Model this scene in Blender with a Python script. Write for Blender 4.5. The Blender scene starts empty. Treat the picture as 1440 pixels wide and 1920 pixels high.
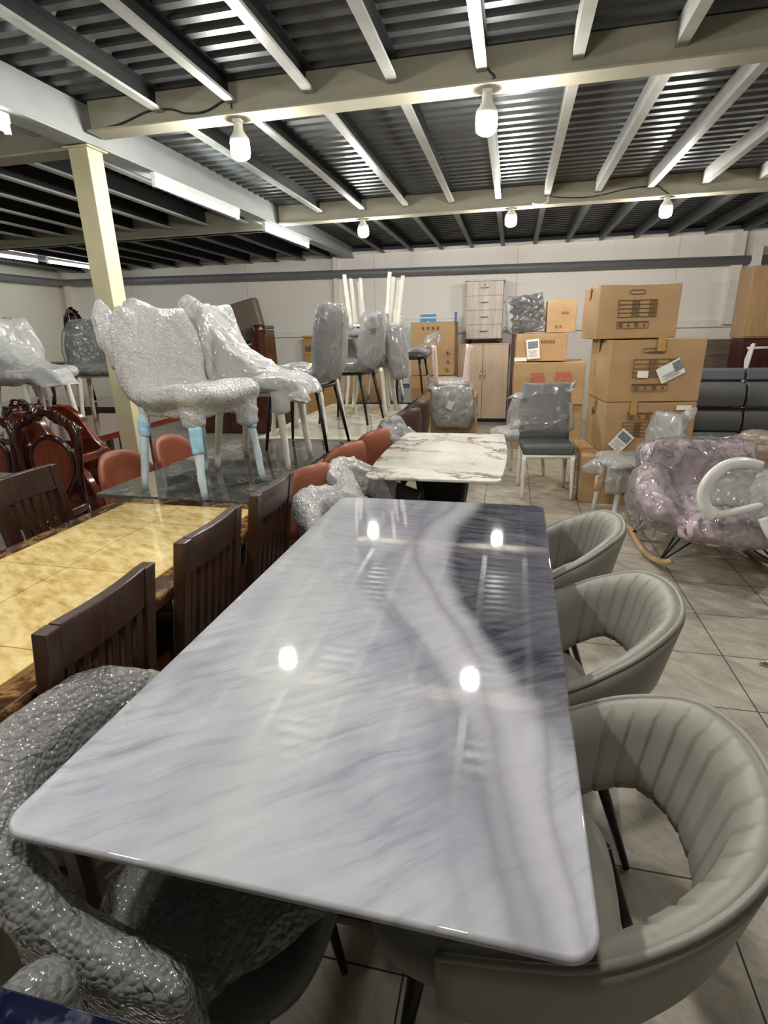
import bpy, bmesh, math, random
from mathutils import Vector, Matrix, noise

# ------------------------------------------------------------------ camera, light, exposure
SC = bpy.context.scene
COL = SC.collection
R = math.radians
cam_data = bpy.data.cameras.new('camera')
cam_data.sensor_fit = 'VERTICAL'
cam_data.sensor_height = 32.0
cam_data.lens = 1018.955 / 1920 * 32.0
cam_data.clip_start = 0.02
cam = bpy.data.objects.new('camera', cam_data)
COL.objects.link(cam)
cam.location = (0, 0, 1.48)
cam.rotation_euler = (R(71.5135), R(1.4184), R(12.7843))
SC.camera = cam

world = bpy.data.worlds.new('world')
SC.world = world
world.use_nodes = True
world.node_tree.nodes['Background'].inputs[0].default_value = (0.9, 0.95, 1, 1)
world.node_tree.nodes['Background'].inputs[1].default_value = 0.02

BULB_STRENGTH = 370.0
TUBE_STRENGTH = 36.0
SC.view_settings.view_transform = 'Standard'
SC.view_settings.look = 'None'
SC.view_settings.gamma = 1.0
SC.view_settings.use_curve_mapping = False
SC.view_settings.exposure = 0.42
cy = SC.cycles
cy.use_denoising = True
cy.max_bounces = 10
cy.diffuse_bounces = 4
cy.glossy_bounces = 4
cy.transmission_bounces = 4
cy.transparent_max_bounces = 24
cy.sample_clamp_indirect = 6.0
cy.caustics_reflective = False
cy.caustics_refractive = False

random.seed(7)

# ------------------------------------------------------------------ materials
class NT:
    def __init__(self, name):
        self.m = bpy.data.materials.new(name)
        self.m.use_nodes = True
        self.t = self.m.node_tree
        self.t.nodes.clear()
        self.out = self.t.nodes.new('ShaderNodeOutputMaterial')

    def n(self, kind, **kw):
        nd = self.t.nodes.new('ShaderNode' + kind)
        for k, v in kw.items():
            if k.startswith('_'):
                setattr(nd, k[1:], v)
        for k, v in kw.items():
            if k.startswith('_'):
                continue
            key = int(k[1:]) if k[0] == 'i' and k[1:].isdigit() else k.replace('__', ' ')
            self.set(nd.inputs[key], v)
        return nd

    def set(self, sock, v):
        if isinstance(v, bpy.types.NodeSocket):
            self.t.links.new(v, sock)
        elif isinstance(v, bpy.types.Node):
            self.t.links.new(v.outputs[0], sock)
        elif isinstance(v, (tuple, list)) and len(v) == 3 and sock.type == 'RGBA':
            sock.default_value = (*v, 1)
        else:
            sock.default_value = v

    def surf(self, node):
        self.t.links.new(node.outputs[0], self.out.inputs['Surface'])
        return self.m

    def coord(self, scale=(1, 1, 1), rot=(0, 0, 0), loc=(0, 0, 0), src='Object'):
        v = self.n('TexCoord').outputs[src]
        if tuple(rot) != (0, 0, 0):                       # turn first, then stretch
            v = self.n('Mapping', Vector=v, Rotation=rot).outputs[0]
        return self.n('Mapping', Vector=v, Scale=scale, Location=loc).outputs[0]

    def noise(self, vec, scale, detail=4, rough=0.55, dist=0.0):
        return self.n('TexNoise', Vector=vec, Scale=scale, Detail=detail, Roughness=rough, Distortion=dist)

    def ramp(self, fac, stops, interp='LINEAR'):
        r = self.n('ValToRGB', i0=fac)
        cr = r.color_ramp
        cr.interpolation = interp
        while len(cr.elements) < len(stops):
            cr.elements.new(0.5)
        for e, (p, c) in zip(cr.elements, stops):
            e.position = p
            e.color = (*c, 1) if len(c) == 3 else c
        return r

    def mix(self, fac, a, b, blend='MIX'):
        mx = self.n('Mix', _data_type='RGBA', _blend_type=blend)
        self.set(mx.inputs[0], fac)
        self.set(mx.inputs[6], a)
        self.set(mx.inputs[7], b)
        return mx.outputs[2]

    def math(self, op, a, b=0.0, c=None):
        md = self.n('Math', _operation=op)
        self.set(md.inputs[0], a)
        self.set(md.inputs[1], b)
        if c is not None:
            self.set(md.inputs[2], c)
        return md.outputs[0]

    def bump(self, h, strength=0.3, dist=0.01):
        return self.n('Bump', Height=h, Strength=strength, Distance=dist).outputs[0]

    def pbr(self, **kw):
        return self.n('BsdfPrincipled', **kw)


def srgb(r, g, b):
    f = lambda c: (c / 255 / 12.92) if c / 255 <= 0.04045 else ((c / 255 + 0.055) / 1.055) ** 2.4
    return (f(r), f(g), f(b))


def plain(name, col, rough=0.5, metal=0.0, var=0.08, scale=12.0, bump=0.0, bscale=200.0, spec=0.5, coat=0.0):
    t = NT(name)
    v = t.coord()
    nz = t.noise(v, scale, 5)
    c = t.ramp(nz.outputs[0], [(0.3, tuple(x * (1 - var) for x in col)), (0.7, tuple(min(1, x * (1 + var)) for x in col))])
    p = t.pbr(Base__Color=c, Roughness=rough, Metallic=metal)
    p.inputs['Specular IOR Level'].default_value = spec
    p.inputs['Coat Weight'].default_value = coat
    p.inputs['Coat Roughness'].default_value = 0.05
    if bump:
        t.set(p.inputs['Normal'], t.bump(t.noise(v, bscale, 3).outputs[0], bump, 0.002))
    return t.surf(p)


def emit(name, col, strength):
    t = NT(name)
    return t.surf(t.n('Emission', Color=col, Strength=strength))


def film(name, opacity=0.5, tint=(0.93, 0.93, 0.92), bubble=False, fold=7.0, rough=0.13, strength=0.5, trans=0.45, edge=0.35):
    """Thin crumpled polythene: partly clear, partly milky, with glossy creases."""
    t = NT(name)
    v = t.coord()
    warp = t.noise(v, 2.5, 2)
    sc = t.n('VectorMath', _operation='SCALE')
    t.set(sc.inputs[0], warp.outputs[1])
    sc.inputs['Scale'].default_value = 0.5
    vv = t.n('VectorMath', _operation='ADD')
    t.set(vv.inputs[0], v); t.set(vv.inputs[1], sc.outputs[0])
    mp = t.n('Mapping', Vector=t.n('Mapping', Vector=vv.outputs[0], Rotation=(R(20), R(15), 0)).outputs[0], Scale=(1, 1, 0.45))
    cr = t.n('TexNoise', Vector=mp.outputs[0], Scale=fold, Detail=2.0, Roughness=0.45)
    ridge = t.math('ABSOLUTE', t.math('SUBTRACT', cr.outputs[0], 0.5))
    crease = t.ramp(ridge, [(0.0, (1, 1, 1)), (0.02, (0.45, 0.45, 0.45)), (0.07, (0.12, 0.12, 0.12)), (0.2, (0, 0, 0))])
    fine = t.n('TexNoise', Vector=mp.outputs[0], Scale=fold * 3.2, Detail=2.0, Roughness=0.5)
    h = t.math('ADD', crease.outputs[0], t.math('MULTIPLY', fine.outputs[0], 0.5))
    extra = t.math('MULTIPLY', crease.outputs[0], 0.10)
    if bubble:
        rimk = 0.13 if opacity > 0.4 else 0.0
        vo = t.n('TexVoronoi', Vector=v, Scale=88.0)
        bub = t.math('SUBTRACT', 1.0, vo.outputs[0])
        h = t.math('ADD', t.math('MULTIPLY', h, 0.35), t.math('MULTIPLY', bub, 0.6))
        rim = t.ramp(vo.outputs[0], [(0.25, (0, 0, 0)), (0.65, (1, 1, 1))])
        extra = t.math('MULTIPLY', rim.outputs[0], rimk)
    nrm = t.bump(h, strength, 0.016 if not bubble else 0.012)
    dif = t.n('BsdfDiffuse', Color=tint, Normal=nrm)
    trl = t.n('BsdfTranslucent', Color=tint, Normal=nrm)
    milk = t.n('MixShader', Fac=trans)
    t.set(milk.inputs[1], dif); t.set(milk.inputs[2], trl)
    clear = t.n('BsdfTransparent', Color=(0.98, 0.98, 0.98))
    lw = t.n('LayerWeight', Blend=0.3)
    patch = t.noise(v, 3.0, 2)
    fac = t.math('ADD', opacity - 0.10, t.math('MULTIPLY', patch.outputs[0], 0.20))
    fac = t.math('ADD', fac, extra)
    fac = t.math('ADD', fac, t.math('MULTIPLY', lw.outputs['Facing'], edge))
    fac = t.math('MAXIMUM', t.math('MINIMUM', fac, 0.97), 0.0)
    body = t.n('MixShader', Fac=fac)
    t.set(body.inputs[1], clear); t.set(body.inputs[2], milk)
    gl = t.n('BsdfGlossy', Color=(1, 1, 1), Roughness=rough, Normal=nrm)
    fr = t.n('Fresnel', IOR=1.5, Normal=nrm)
    top = t.n('MixShader', Fac=t.math('ADD', t.math('MULTIPLY', fr.outputs[0], 0.9), 0.02))
    t.set(top.inputs[1], body); t.set(top.inputs[2], gl)
    return t.surf(top)


def wood(name, dark, light, scale=6.0, rough=0.3, axis=(1, 12, 12), coat=0.3):
    t = NT(name)
    v = t.coord(scale=axis)
    n1 = t.noise(v, scale, 6, 0.6, 1.2)
    c = t.ramp(n1.outputs[0], [(0.3, dark), (0.7, light)])
    p = t.pbr(Base__Color=c, Roughness=rough)
    p.inputs['Coat Weight'].default_value = coat
    p.inputs['Coat Roughness'].default_value = 0.12
    t.set(p.inputs['Normal'], t.bump(n1.outputs[0], 0.08, 0.004))
    return t.surf(p)


# ------------------------------------------------------------------ mesh tools
class MB:
    def __init__(self):
        self.b = bmesh.new()
        self.mi = 0

    def _mark(self, faces):
        for f in faces:
            f.material_index = self.mi

    def box(self, c, s, M=None, rz=0.0, taper=None):
        x, y, z = s[0] / 2, s[1] / 2, s[2] / 2
        k = taper or 1.0
        vs = [Vector(p) for p in ((-x, -y, -z), (x, -y, -z), (x, y, -z), (-x, y, -z), (-x * k, -y * k, z), (x * k, -y * k, z), (x * k, y * k, z), (-x * k, y * k, z))]
        T = Matrix.Translation(c) @ Matrix.Rotation(rz, 4, 'Z')
        if M is not None:
            T = M @ T
        v = [self.b.verts.new(T @ p) for p in vs]
        self._mark([self.b.faces.new([v[i] for i in f]) for f in ((3, 2, 1, 0), (4, 5, 6, 7), (0, 1, 5, 4), (1, 2, 6, 5), (2, 3, 7, 6), (3, 0, 4, 7))])
        return self

    def rings(self, rings, closed=True, cap=True):
        rs = [[self.b.verts.new(p) for p in r] for r in rings]
        n = len(rs[0])
        fs = []
        for a, b in zip(rs, rs[1:]):
            for i in range(n if closed else n - 1):
                j = (i + 1) % n
                fs.append(self.b.faces.new((a[i], a[j], b[j], b[i])))
        if cap and closed:
            fs.append(self.b.faces.new(rs[0][::-1]))
            fs.append(self.b.faces.new(rs[-1]))
        self._mark(fs)
        return self

    def tube(self, pts, r, n=10, flat=1.0, cap=True, closed=False):
        pts = [Vector(p) for p in pts]
        rad = r if isinstance(r, (list, tuple)) else [r] * len(pts)
        rings = []
        up = None
        N = len(pts)
        for i, p in enumerate(pts):
            if closed:
                d = pts[(i + 1) % N] - pts[i - 1]
            else:
                d = pts[min(i + 1, N - 1)] - pts[max(i - 1, 0)]
            d.normalize()
            if up is None:
                up = Vector((0, 0, 1)) if abs(d.z) < 0.9 else Vector((1, 0, 0))
            s = d.cross(up)
            if s.length < 1e-6:
                s = d.orthogonal()
            s.normalize()
            up = s.cross(d).normalized()
            rings.append([p + (s * math.cos(2 * math.pi * k / n) + up * math.sin(2 * math.pi * k / n) * flat) * rad[i] for k in range(n)])
        if closed:
            rings.append(rings[0])
            return self.rings(rings, cap=False)
        return self.rings(rings, cap=cap)

    def lathe(self, prof, n=20, M=None):
        T = M or Matrix.Identity(4)
        return self.rings([[T @ Vector((r * math.cos(2 * math.pi * k / n), r * math.sin(2 * math.pi * k / n), z)) for k in range(n)] for r, z in prof])

    def prism(self, poly, z0, z1, M=None):
        T = M or Matrix.Identity(4)
        return self.rings([[T @ Vector((x, y, z0)) for x, y in poly], [T @ Vector((x, y, z1)) for x, y in poly]])

    def ball(self, c, r, n=10, M=None):
        rx, ry, rz = r if isinstance(r, (tuple, list)) else (r, r, r)
        T = M or Matrix.Identity(4)
        rr = []
        for i in range(1, n):
            a = math.pi * i / n
            rr.append([T @ Vector((c[0] + rx * math.sin(a) * math.cos(2 * math.pi * k / (2 * n)), c[1] + ry * math.sin(a) * math.sin(2 * math.pi * k / (2 * n)), c[2] - rz * math.cos(a))) for k in range(2 * n)])
        return self.rings(rr)

    def sheet(self, P, nu, nv, thick=0.0):
        """P(u, v) for u, v in 0..1; with thick > 0 a closed slab."""
        g = [[Vector(P(i / nu, j / nv)) for j in range(nv + 1)] for i in range(nu + 1)]
        if thick <= 0:
            vs = [[self.b.verts.new(p) for p in row] for row in g]
            self._mark([self.b.faces.new((vs[i][j], vs[i + 1][j], vs[i + 1][j + 1], vs[i][j + 1])) for i in range(nu) for j in range(nv)])
            return self
        nrm = [[None] * (nv + 1) for _ in range(nu + 1)]
        for i in range(nu + 1):
            for j in range(nv + 1):
                du = g[min(i + 1, nu)][j] - g[max(i - 1, 0)][j]
                dv = g[i][min(j + 1, nv)] - g[i][max(j - 1, 0)]
                nrm[i][j] = du.cross(dv).normalized()
        def th(i, j):
            e = min(i, nu - i) / nu * nu
            f = min(j, nv - j)
            k = min(e, f)
            return thick / 2 * (0.45 if k == 0 else 0.85 if k == 1 else 1.0)
        A = [[self.b.verts.new(g[i][j] + nrm[i][j] * th(i, j)) for j in range(nv + 1)] for i in range(nu + 1)]
        B = [[self.b.verts.new(g[i][j] - nrm[i][j] * th(i, j)) for j in range(nv + 1)] for i in range(nu + 1)]
        fs = []
        for i in range(nu):
            for j in range(nv):
                fs.append(self.b.faces.new((A[i][j], A[i + 1][j], A[i + 1][j + 1], A[i][j + 1])))
                fs.append(self.b.faces.new((B[i][j + 1], B[i + 1][j + 1], B[i + 1][j], B[i][j])))
        for i in range(nu):
            fs.append(self.b.faces.new((A[i + 1][0], A[i][0], B[i][0], B[i + 1][0])))
            fs.append(self.b.faces.new((A[i][nv], A[i + 1][nv], B[i + 1][nv], B[i][nv])))
        for j in range(nv):
            fs.append(self.b.faces.new((A[0][j], A[0][j + 1], B[0][j + 1], B[0][j])))
            fs.append(self.b.faces.new((A[nu][j + 1], A[nu][j], B[nu][j], B[nu][j + 1])))
        self._mark(fs)
        return self

    def build(self, name, mat, parent=None, smooth=False, bevel=0.0, seg=2, loc=None, rot=None, sub=0):
        bmesh.ops.recalc_face_normals(self.b, faces=self.b.faces)
        me = bpy.data.meshes.new(name)
        self.b.to_mesh(me)
        self.b.free()
        o = bpy.data.objects.new(name, me)
        COL.objects.link(o)
        for m in (mat if isinstance(mat, (list, tuple)) else [mat]):
            me.materials.append(m)
        if parent is not None:
            o.parent = parent
        if loc is not None:
            o.location = loc
        if rot is not None:
            o.rotation_euler = rot
        if smooth:
            for p in me.polygons:
                p.use_smooth = True
        if sub:
            md = o.modifiers.new('subdivision', 'SUBSURF')
            md.levels = md.render_levels = sub
        if bevel:
            md = o.modifiers.new('bevel', 'BEVEL')
            md.width = bevel
            md.segments = seg
            md.limit_method = 'ANGLE'
            md.angle_limit = R(35)
            md.harden_normals = True
            for p in me.polygons:
                p.use_smooth = True
        return o

    def blob(self, name, mat, parent=None, voxel=0.012, smooth=6, amp=0.008, scale=9.0, seed=0.0, aniso=(1, 1, 1), ridge=True, extra=None, clamp=None):
        """Melt the collected solids into one soft skin and crumple it."""
        bmesh.ops.recalc_face_normals(self.b, faces=self.b.faces)
        me = bpy.data.meshes.new('raw')
        self.b.to_mesh(me)
        self.b.free()
        o = bpy.data.objects.new('raw', me)
        COL.objects.link(o)
        md = o.modifiers.new('r', 'REMESH')
        md.mode = 'VOXEL'
        md.voxel_size = voxel
        md.use_smooth_shade = True
        ms = o.modifiers.new('s', 'SMOOTH')
        ms.factor = 0.5
        ms.iterations = smooth
        dg = bpy.context.evaluated_depsgraph_get()
        ev = o.evaluated_get(dg)
        nm = bpy.data.meshes.new_from_object(ev)
        bpy.data.objects.remove(o)
        off = Vector((seed * 3.1, seed * 1.7, seed * 2.3))
        nrm = [v.normal.copy() for v in nm.vertices]
        for v, nn in zip(nm.vertices, nrm):
            q = Vector((v.co.x * aniso[0], v.co.y * aniso[1], v.co.z * aniso[2])) * scale + off
            w = noise.noise_vector(q * 0.4) * 0.9
            a = noise.noise(q + w)
            if ridge:
                d = max(0.0, 1 - abs(a) * 5.5) * 0.8 + 0.55 * noise.noise(q * 0.55)
            else:
                d = a + 0.5 * noise.noise(q * 2.3 + w)
            v.co += nn * (amp * d)
        nm.name = name
        nm.materials.clear()
        nm.materials.append(mat)
        for p in nm.polygons:
            p.use_smooth = True
            p.material_index = 0
        if clamp is not None:
            for v in nm.vertices:
                clamp(v.co)
        if extra is not None:
            bm = bmesh.new()
            bm.from_mesh(nm)
            bm2 = extra.b
            tmp = bpy.data.meshes.new('x')
            for f in bm2.faces:
                f.smooth = True
            bm2.to_mesh(tmp)
            bm.from_mesh(tmp)
            bm.to_mesh(nm)
            bm.free()
        ob = bpy.data.objects.new(name, nm)
        COL.objects.link(ob)
        if parent is not None:
            ob.parent = parent
        return ob


def tag(o, label=None, cat=None, group=None, kind=None):
    if label: o['label'] = label
    if cat: o['category'] = cat
    if group: o['group'] = group
    if kind: o['kind'] = kind
    return o


def thing(name, label, cat, loc=(0, 0, 0), rz=0.0, group=None, rot=None):
    o = bpy.data.objects.new(name, None)
    o.empty_display_size = 0.1
    COL.objects.link(o)
    o.location = loc
    o.rotation_euler = rot or (0, 0, rz)
    return tag(o, label, cat, group)


def copy_tree(o, parent=None):
    c = o.copy()
    COL.objects.link(c)
    if parent is not None:
        c.parent = parent
    for ch in [x for x in COL.objects if x.parent == o]:
        copy_tree(ch, c)
    return c


def dup(o, loc, rz, label, group=None):
    c = copy_tree(o)
    c.location = loc
    c.rotation_euler = (0, 0, rz)
    c['label'] = label
    if group:
        c['group'] = group
    return c


def struct(o):
    o['kind'] = 'structure'
    return o


def rrect(w, h, r, n=6, cx=0.0, cy=0.0):
    pts = []
    for (sx, sy, a0) in ((1, 1, 0), (-1, 1, 90), (-1, -1, 180), (1, -1, 270)):
        for k in range(n + 1):
            a = R(a0 + 90 * k / n)
            pts.append((cx + sx * (w / 2 - r) + r * math.cos(a), cy + sy * (h / 2 - r) + r * math.sin(a)))
    return pts


def lerp(a, b, t):
    return a + (b - a) * t


def curve1(pts, x):
    """smooth monotone interpolation through (x, y) pairs"""
    if x <= pts[0][0]: return pts[0][1]
    if x >= pts[-1][0]: return pts[-1][1]
    n = len(pts)
    sl = [(pts[i + 1][1] - pts[i][1]) / (pts[i + 1][0] - pts[i][0]) for i in range(n - 1)]
    m = [0.0] + [0.0 if sl[i - 1] * sl[i] <= 0 else 2 * sl[i - 1] * sl[i] / (sl[i - 1] + sl[i]) for i in range(1, n - 1)] + [sl[-1]]
    for i in range(n - 1):
        if x <= pts[i + 1][0]:
            w = pts[i + 1][0] - pts[i][0]
            t = (x - pts[i][0]) / w
            return ((2 * t ** 3 - 3 * t * t + 1) * pts[i][1] + (t ** 3 - 2 * t * t + t) * w * m[i]
                    + (-2 * t ** 3 + 3 * t * t) * pts[i + 1][1] + (t ** 3 - t * t) * w * m[i + 1])


# ------------------------------------------------------------------ the building
def wall_material(name, c1, c2):
    t = NT(name)
    v = t.coord()
    n1 = t.noise(v, 0.7, 6, 0.6)
    c = t.ramp(n1.outputs[0], [(0.3, c1), (0.7, c2)])
    st = t.noise(t.coord(scale=(6, 6, 0.6)), 3.0, 5, 0.65)
    dirt = t.ramp(st.outputs[0], [(0.58, (1, 1, 1)), (0.85, (0.90, 0.88, 0.85))])
    col = t.mix(1.0, c.outputs[0], dirt.outputs[0], 'MULTIPLY')
    # panel seams every 1.2 m
    w = t.n('TexBrick', Vector=t.coord(rot=(R(90), 0, 0)), Color1=(1, 1, 1), Color2=(1, 1, 1), Mortar=(0.72, 0.7, 0.67), Scale=1.0)
    w.inputs['Mortar Size'].default_value = 0.006
    w.inputs['Brick Width'].default_value = 2.3
    w.inputs['Row Height'].default_value = 9.0
    w.offset = 0
    col = t.mix(1.0, col, w.outputs[0], 'MULTIPLY')
    return t.surf(t.pbr(Base__Color=col, Roughness=0.55))

def floor_material():
    t = NT('ceramic_floor_tiles')
    v = t.coord()
    b = t.n('TexBrick', Vector=t.coord(loc=(-0.215, -0.065, 0)), Color1=(0, 0, 0), Color2=(1, 1, 1), Mortar=(0.5, 0.5, 0.5), Scale=1.0)
    b.inputs['Mortar Size'].default_value = 0.0028
    b.inputs['Mortar Smooth'].default_value = 0.2
    b.inputs['Brick Width'].default_value = 0.403
    b.inputs['Row Height'].default_value = 0.403
    b.offset = 0
    n1 = t.noise(t.coord(scale=(1, 2.2, 1), rot=(0, 0, R(35))), 5.0, 8, 0.65, 0.8)
    marb = t.ramp(n1.outputs[0], [(0.25, srgb(158, 152, 140)), (0.5, srgb(188, 181, 168)), (0.75, srgb(212, 205, 191))])
    n2 = t.noise(v, 60.0, 4)
    sp = t.ramp(n2.outputs[0], [(0.35, (0.9, 0.9, 0.9)), (0.6, (1, 1, 1))])
    col = t.mix(1.0, marb.outputs[0], sp.outputs[0], 'MULTIPLY')
    tone = t.ramp(b.outputs[0], [(0.0, (0.93, 0.93, 0.93)), (1.0, (1.02, 1.01, 1.0))])
    col = t.mix(1.0, col, tone.outputs[0], 'MULTIPLY')
    col = t.mix(b.outputs['Fac'], col, srgb(52, 47, 42))
    rr = t.ramp(n2.outputs[0], [(0.3, (0.16, 0.16, 0.16)), (0.7, (0.24, 0.24, 0.24))])
    rough = t.mix(b.outputs['Fac'], rr.outputs[0], (0.8, 0.8, 0.8))
    hb = t.math('SUBTRACT', 1.0, b.outputs['Fac'])
    p = t.pbr(Base__Color=col, Roughness=rough, Normal=t.bump(hb, 0.4, 0.002))
    return t.surf(p)

M_floor = floor_material()
M_wall = wall_material('cream_wall_panel', srgb(226, 219, 206), srgb(236, 230, 219))
M_wall_back = wall_material('white_wall_panel', srgb(232, 226, 218), srgb(240, 235, 229))
M_beam = plain('cream_painted_steel', srgb(160, 155, 136), 0.55, var=0.07, scale=5, bump=0.25, bscale=30)
M_mainbeam = plain('pale_grey_painted_steel', srgb(152, 156, 155), 0.5, var=0.06, scale=4, bump=0.15, bscale=40)
M_column = plain('yellowed_cream_paint', srgb(218, 208, 170), 0.5, var=0.07, scale=5, bump=0.1, bscale=40)
M_deck = plain('galvanised_roof_sheet', srgb(88, 91, 92), 0.38, metal=0.6, var=0.16, scale=3)
M_deck_shaded = plain('shaded_roof_sheet', srgb(40, 43, 45), 0.45, metal=0.3, var=0.2, scale=3)  # same roof sheet, dimness of the far and left bays put into its colour
M_joist_shaded = plain('shaded_purlin', srgb(82, 86, 86), 0.5, metal=0.1, var=0.15, scale=8)  # same purlin, far-bay shade put into its colour
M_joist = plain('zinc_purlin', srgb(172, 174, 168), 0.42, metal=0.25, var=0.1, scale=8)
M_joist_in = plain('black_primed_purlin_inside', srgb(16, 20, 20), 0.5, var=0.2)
M_white_trim = plain('white_painted_trim', srgb(232, 229, 222), 0.5, var=0.04)
M_pipe = plain('grey_plastic_pipe', srgb(112, 114, 118), 0.4, var=0.05)

X0, X1, Y0, Y1 = -8.42, 5.2, -4.2, 9.5
def roof(y): return 2.862 - 0.0125 * (y - 3.42)

struct(MB().box(((X0 + X1) / 2, (Y0 + Y1) / 2, -0.05), (X1 - X0 + 0.4, Y1 - Y0 + 0.4, 0.1)).build('floor', M_floor))
struct(MB().box(((X0 + X1) / 2, Y1 + 0.06, 1.36), (X1 - X0 + 0.24, 0.12, 2.72)).build('wall_back', M_wall_back))
struct(MB().box((X0 - 0.06, (Y0 + Y1) / 2, 1.4), (0.12, Y1 - Y0, 2.8)).build('wall_left', M_wall))
struct(MB().box((X1 + 0.06, (Y0 + Y1) / 2, 1.4), (0.12, Y1 - Y0, 2.8)).build('wall_right', M_wall))
struct(MB().box(((X0 + X1) / 2, Y0 - 0.06, 1.4), (X1 - X0 + 0.24, 0.12, 2.8)).build('wall_front', M_wall))

# corrugated roof deck: trapezoid ribs running across the bays
mb = MB()
per = 0.125
prof = []
y = Y0 - 0.1
while y < Y1 + 0.1:
    for dy, dz in ((0.0, 0.0), (0.045, 0.0), (0.065, 0.03), (0.105, 0.03)):
        prof.append((y + dy, roof(y + dy) + dz))
    y += per
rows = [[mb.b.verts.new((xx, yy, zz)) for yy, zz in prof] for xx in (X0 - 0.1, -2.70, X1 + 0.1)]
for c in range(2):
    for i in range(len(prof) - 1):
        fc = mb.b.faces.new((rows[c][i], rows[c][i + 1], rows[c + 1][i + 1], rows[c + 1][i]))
        fc.material_index = 1 if c == 0 or prof[i][0] > 6.42 else 0  # shade-coloured sheet in the left bays and beyond the far beam
o = mb.build('ceiling', [M_deck, M_deck_shaded])
md = o.modifiers.new('thickness', 'SOLIDIFY'); md.thickness = 0.004
struct(o)

TRIM = [0]
def trim(mb, mat, **kw):
    TRIM[0] += 1
    return struct(mb.build('trim_%d' % TRIM[0], mat, **kw))

# cross beams (I sections) and the long main beam
def cross_beam(yc, zb, x0, x1, mat):
    m = MB()
    zt = roof(yc) - 0.004
    m.box(((x0 + x1) / 2, yc, zb + 0.008), (x1 - x0, 0.16, 0.016))
    m.box(((x0 + x1) / 2, yc, (zb + zt) / 2), (x1 - x0, 0.08, zt - zb))
    trim(m, mat, bevel=0.004)
cross_beam(3.50, 2.682, -2.62, X1, M_beam)
cross_beam(6.42, 2.632, -2.62, X1, M_beam)
cross_beam(0.55, 2.70, -2.62, X1, M_beam)
cross_beam(3.50, 2.60, X0, -2.78, M_beam)
cross_beam(6.42, 2.585, X0, -2.78, M_beam)
cross_beam(0.55, 2.70, X0, -2.78, M_beam)
m = MB()
m.box((-2.70, (Y0 + Y1) / 2, 2.63), (0.16, Y1 - Y0, 0.016)); m.box((-2.67, (Y0 + Y1) / 2, 2.742), (0.05, Y1 - Y0, 0.225 - 0.008))
trim(m, M_mainbeam, bevel=0.004)

# purlins: open C sections, dark inside
def purlin(x, y0, y1, drop, mat=None):
    m = MB()
    def z(y, dz): return roof(y) - drop + dz
    def slab(xa, xb, za, zb, mi):
        m.mi = mi
        m.rings([[Vector((xa, yy, z(yy, za))), Vector((xb, yy, z(yy, za))), Vector((xb, yy, z(yy, zb))), Vector((xa, yy, z(yy, zb)))] for yy in (y0, y1)])
    h = drop - 0.003
    slab(x - 0.028, x - 0.022, 0, h, 0)
    slab(x - 0.022, x + 0.028, 0, 0.006, 0)
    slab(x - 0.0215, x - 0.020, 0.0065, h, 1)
    slab(x + 0.024, x + 0.028, 0.006, 0.016, 0)
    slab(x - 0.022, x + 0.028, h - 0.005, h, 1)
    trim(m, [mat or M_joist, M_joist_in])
k = 0
for k in range(15):
    x = -2.125 + 0.4745 * k
    if x < X1 - 0.1:
        purlin(x, 0.60, 3.458, 0.115)
        purlin(x + 0.01, 3.545, 6.378, 0.115)
        purlin(x, 6.462, Y1 - 0.01, 0.115, M_joist_shaded)
        purlin(x, Y0, 0.505, 0.115)
for k in range(11):
    x = -3.02 - 0.48 * k
    purlin(x, 0.60, 3.458, 0.16)
    purlin(x, 3.545, 6.378, 0.16)
    purlin(x, 6.462, Y1 - 0.01, 0.16, M_joist_shaded)
# column under the crossing
m = MB()
m.box((-2.71, 3.49, 1.31), (0.14, 0.14, 2.62))
m.box((-2.71, 3.49, 2.612), (0.19, 0.19, 0.012))
m.box((-2.71, 3.49, 0.008), (0.22, 0.22, 0.016))
trim(m, M_column, bevel=0.006)
# wall rail, skirting channel, posts
trim(MB().box(((X0 + X1) / 2, Y1 - 0.022, 1.455), (X1 - X0, 0.044, 0.10)), M_white_trim, bevel=0.004)
trim(MB().box(((X0 + X1) / 2, Y1 - 0.03, 2.69), (X1 - X0, 0.06, 0.03)), M_white_trim)
trim(MB().box((3.06, Y1 - 0.06, 2.07), (0.14, 0.12, 1.26)), M_white_trim, bevel=0.005)
trim(MB().box((3.27, Y1 - 0.14, 1.24), (0.13, 0.12, 2.48)), M_white_trim, bevel=0.005)
trim(MB().box((-2.95, Y1 - 0.05, 2.03), (0.07, 0.10, 1.24)), M_white_trim, bevel=0.005)
trim(MB().box((-8.16, Y1 - 0.08, 1.32), (0.13, 0.16, 2.64)), M_wall, bevel=0.005)
struct(MB().box(((X0 + X1) / 2, Y1 - 0.007, 0.05), (X1 - X0, 0.014, 0.10)).build('baseboard_back', M_white_trim))

# ------------------------------------------------------------------ lamps
M_bulb = emit('glowing_opal_bulb', (1.0, 0.965, 0.90), BULB_STRENGTH)
M_socket = plain('white_plastic', srgb(225, 222, 214), 0.4)
M_tube = emit('glowing_tube', (0.94, 1.0, 0.96), TUBE_STRENGTH)
M_batten = plain('white_enamel_batten', srgb(222, 224, 220), 0.4)
M_cable = plain('black_cable', srgb(28, 28, 28), 0.5)
M_cable_w = plain('white_cable', srgb(210, 208, 200), 0.5)

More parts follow.
